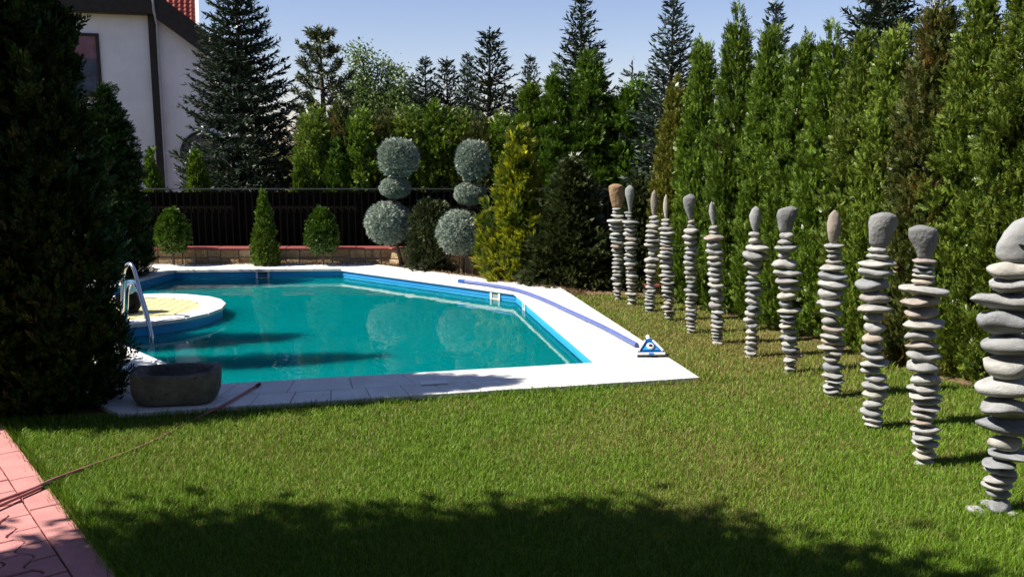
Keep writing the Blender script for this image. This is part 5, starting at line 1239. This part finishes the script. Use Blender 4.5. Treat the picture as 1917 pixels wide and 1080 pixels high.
# dry little plant at the foot of the left thuja
p = ground(35, 768)
o = empty('dry_shrub', (p.x, p.y + 0.05, 0)); tag(o, 'dry brown little plant at the foot of the left thujas', 'shrub')
link('crown', leafy(82, [((0, 0, 0.10), 0.16, 0.7), ((0.15, 0.02, 0.07), 0.12, 0.6), ((-0.15, 0.05, 0.09), 0.14, 0.6)], 1500, 0.035, -0.6, 60, 0.06), M['dryleaf'], o)

# ================================================================== GRASS
rng = np.random.default_rng(9)
def lawn_points(n_, y0, y1, pw_):
    y = y0 * (y1 / y0) ** rng.uniform(0, 1, n_) if pw_ else rng.uniform(y0, y1, n_)
    x = rng.uniform(-0.60, 0.60, n_) * y
    ok = np.ones(n_, bool)
    Dp = [(p.x, p.y) for p in offset_poly(POOL, DECK_W + 0.004)]
    ok &= ~in_poly(x, y, Dp)
    bb = (x - PO.x) * PB.x + (y - PO.y) * PB.y
    ok &= bb < -0.012 + 0.022 * rng.normal(0, 1, n_)
    # upper left edge: shrub bed
    ok &= ~((x < -2.0) & (y > 5.74 + 0.15 * (x + 3.3)))
    ok &= ~((y > 6.4) & (x < -0.5))
    # hedge foot
    hx = np.interp(y, [4, 5.5, 6.03, 6.66, 7.72, 9.77, 10.6], [4.9, 4.1, 3.72, 3.28, 2.80, 2.05, 1.9])
    ok &= x < hx + 0.10 * rng.normal(0, 1, n_)
    far = np.interp(x, [-0.5, 0.7, 1.2, 2.0], [10.3, 10.75, 10.72, 10.7])
    ok &= (y < far) 
    return x[ok], y[ok]
def vnoise(x, y, s, seed):
    r_ = np.random.default_rng(seed); out = 0
    for k in range(7):
        a = r_.uniform(0, 6.28); f_ = s * r_.uniform(0.6, 1.8); out = out + np.sin((x * math.cos(a) + y * math.sin(a)) * f_ + r_.uniform(0, 6.28))
    return out / 7
x, y = lawn_points(700000, 2.6, 11.0, True)
nb = len(x)
dryf = np.clip(0.02 + 0.85 * np.clip((y - 5.0) / 3.2, 0, 1) * np.clip((x + 0.1) / 1.3, 0, 1) + 0.35 * vnoise(x, y, 2.2, 1) + 0.25 * vnoise(x, y, 7.0, 2), 0, 1)
for (qx, qy, qr, qa) in ((0.85, 5.5, 0.45, 0.5), (1.35, 4.75, 0.4, 0.35), (0.2, 5.2, 0.35, 0.25), (-0.9, 5.3, 0.3, 0.2), (1.6, 6.3, 0.5, 0.3)): dryf = np.clip(dryf + qa * np.exp(-((x - qx) ** 2 + (y - qy) ** 2) / qr ** 2), 0, 1)
dry = (rng.uniform(0, 1, nb) < dryf * 0.95) * rng.uniform(0.5, 1.0, nb)
hh = rng.uniform(0.018, 0.047, nb) * (1 + 0.35 * vnoise(x, y, 5.0, 3)) * np.where(dry > 0, 0.8, 1.0)
# longer at the path and deck edges
bb = -((x - PO.x) * PB.x + (y - PO.y) * PB.y)
hh *= 1 + 0.8 * np.exp(-(bb / 0.10) ** 2)
nx, ny = POOL[0][0] - POOL[7][0], POOL[0][1] - POOL[7][1]; nl = math.hypot(nx, ny); nx, ny = nx / nl, ny / nl
ed = (x - POOL[7][0]) * ny - (y - POOL[7][1]) * nx - DECK_W
hh *= 1 + 0.7 * np.exp(-(ed / 0.05) ** 2)
wd = 0.0025 * np.maximum(1.0, y / 4.2) * rng.uniform(0.7, 1.3, nb)
az = rng.uniform(0, 2 * PI, nb); lean = rng.uniform(0.1, 0.9, nb)
laz = az + PI / 2 + rng.normal(0, 0.6, nb)
laz = np.where(np.abs(bb) < 0.05, math.atan2(PB.y, PB.x) + rng.normal(0, 0.7, nb), laz)
ld_ = np.stack([np.cos(laz), np.sin(laz), np.zeros(nb)], 1)
sd_ = np.stack([np.cos(az), np.sin(az), np.zeros(nb)], 1) * (wd / 2)[:, None]
B0 = np.stack([x, y, np.where(bb < 0.0, 0.026, -0.002)], 1)
Mid = B0 + ld_ * (lean * hh * 0.35)[:, None]; Mid[:, 2] = B0[:, 2] + hh * 0.6
Tip = B0 + ld_ * (lean * hh)[:, None]; Tip[:, 2] = B0[:, 2] + hh * (1 - 0.35 * lean ** 2)
V = np.stack([B0 - sd_, B0 + sd_, Mid + sd_ * 0.85, Mid - sd_ * 0.85, Tip], 1).reshape(-1, 3)
base = np.arange(nb)[:, None] * 5
F3 = np.concatenate([base + np.array([[0, 1, 2]]), base + np.array([[0, 2, 3]]), base + np.array([[3, 2, 4]])], 0)
me = np_mesh('lawn_grass', V, F3, {'dry': np.repeat(dry, 5)})
go = link('lawn_grass', me, M['grass']); tag(go, 'short sunlit lawn grass with dry patches in front of the pool', 'grass', None, 'stuff')
# dry tufts and litter by the garden wall
xs = rng.uniform(-5.0, -1.0, 2600); ys = 13.22 + rng.normal(0, 0.05, 2600)
xs2 = rng.uniform(-1.6, 0.9, 1800); ys2 = 13.02 - (xs2 + 1.8) * 0.915 + rng.normal(0.12, 0.06, 1800)
X_ = np.concatenate([xs, xs2]); Y_ = np.concatenate([ys, ys2]); nn_ = len(X_)
P = np.stack([X_, Y_, np.full(nn_, 0.006)], 1); D_ = nrm(np.stack([rng.normal(0, 0.5, nn_), rng.normal(0, 0.4, nn_), np.full(nn_, 1.0)], 1)); N_ = nrm(np.cross(D_, rng.normal(0, 1, (nn_, 3))))
V = cards(P, D_, N_, rng.uniform(0.03, 0.09, nn_), np.full(nn_, 0.009))
o = link('dry_weeds', np_mesh('dry_weeds', V, quads(len(V))), M['dryleaf']); tag(o, 'dry weeds growing along the foot of the garden wall', 'weeds', None, 'stuff')
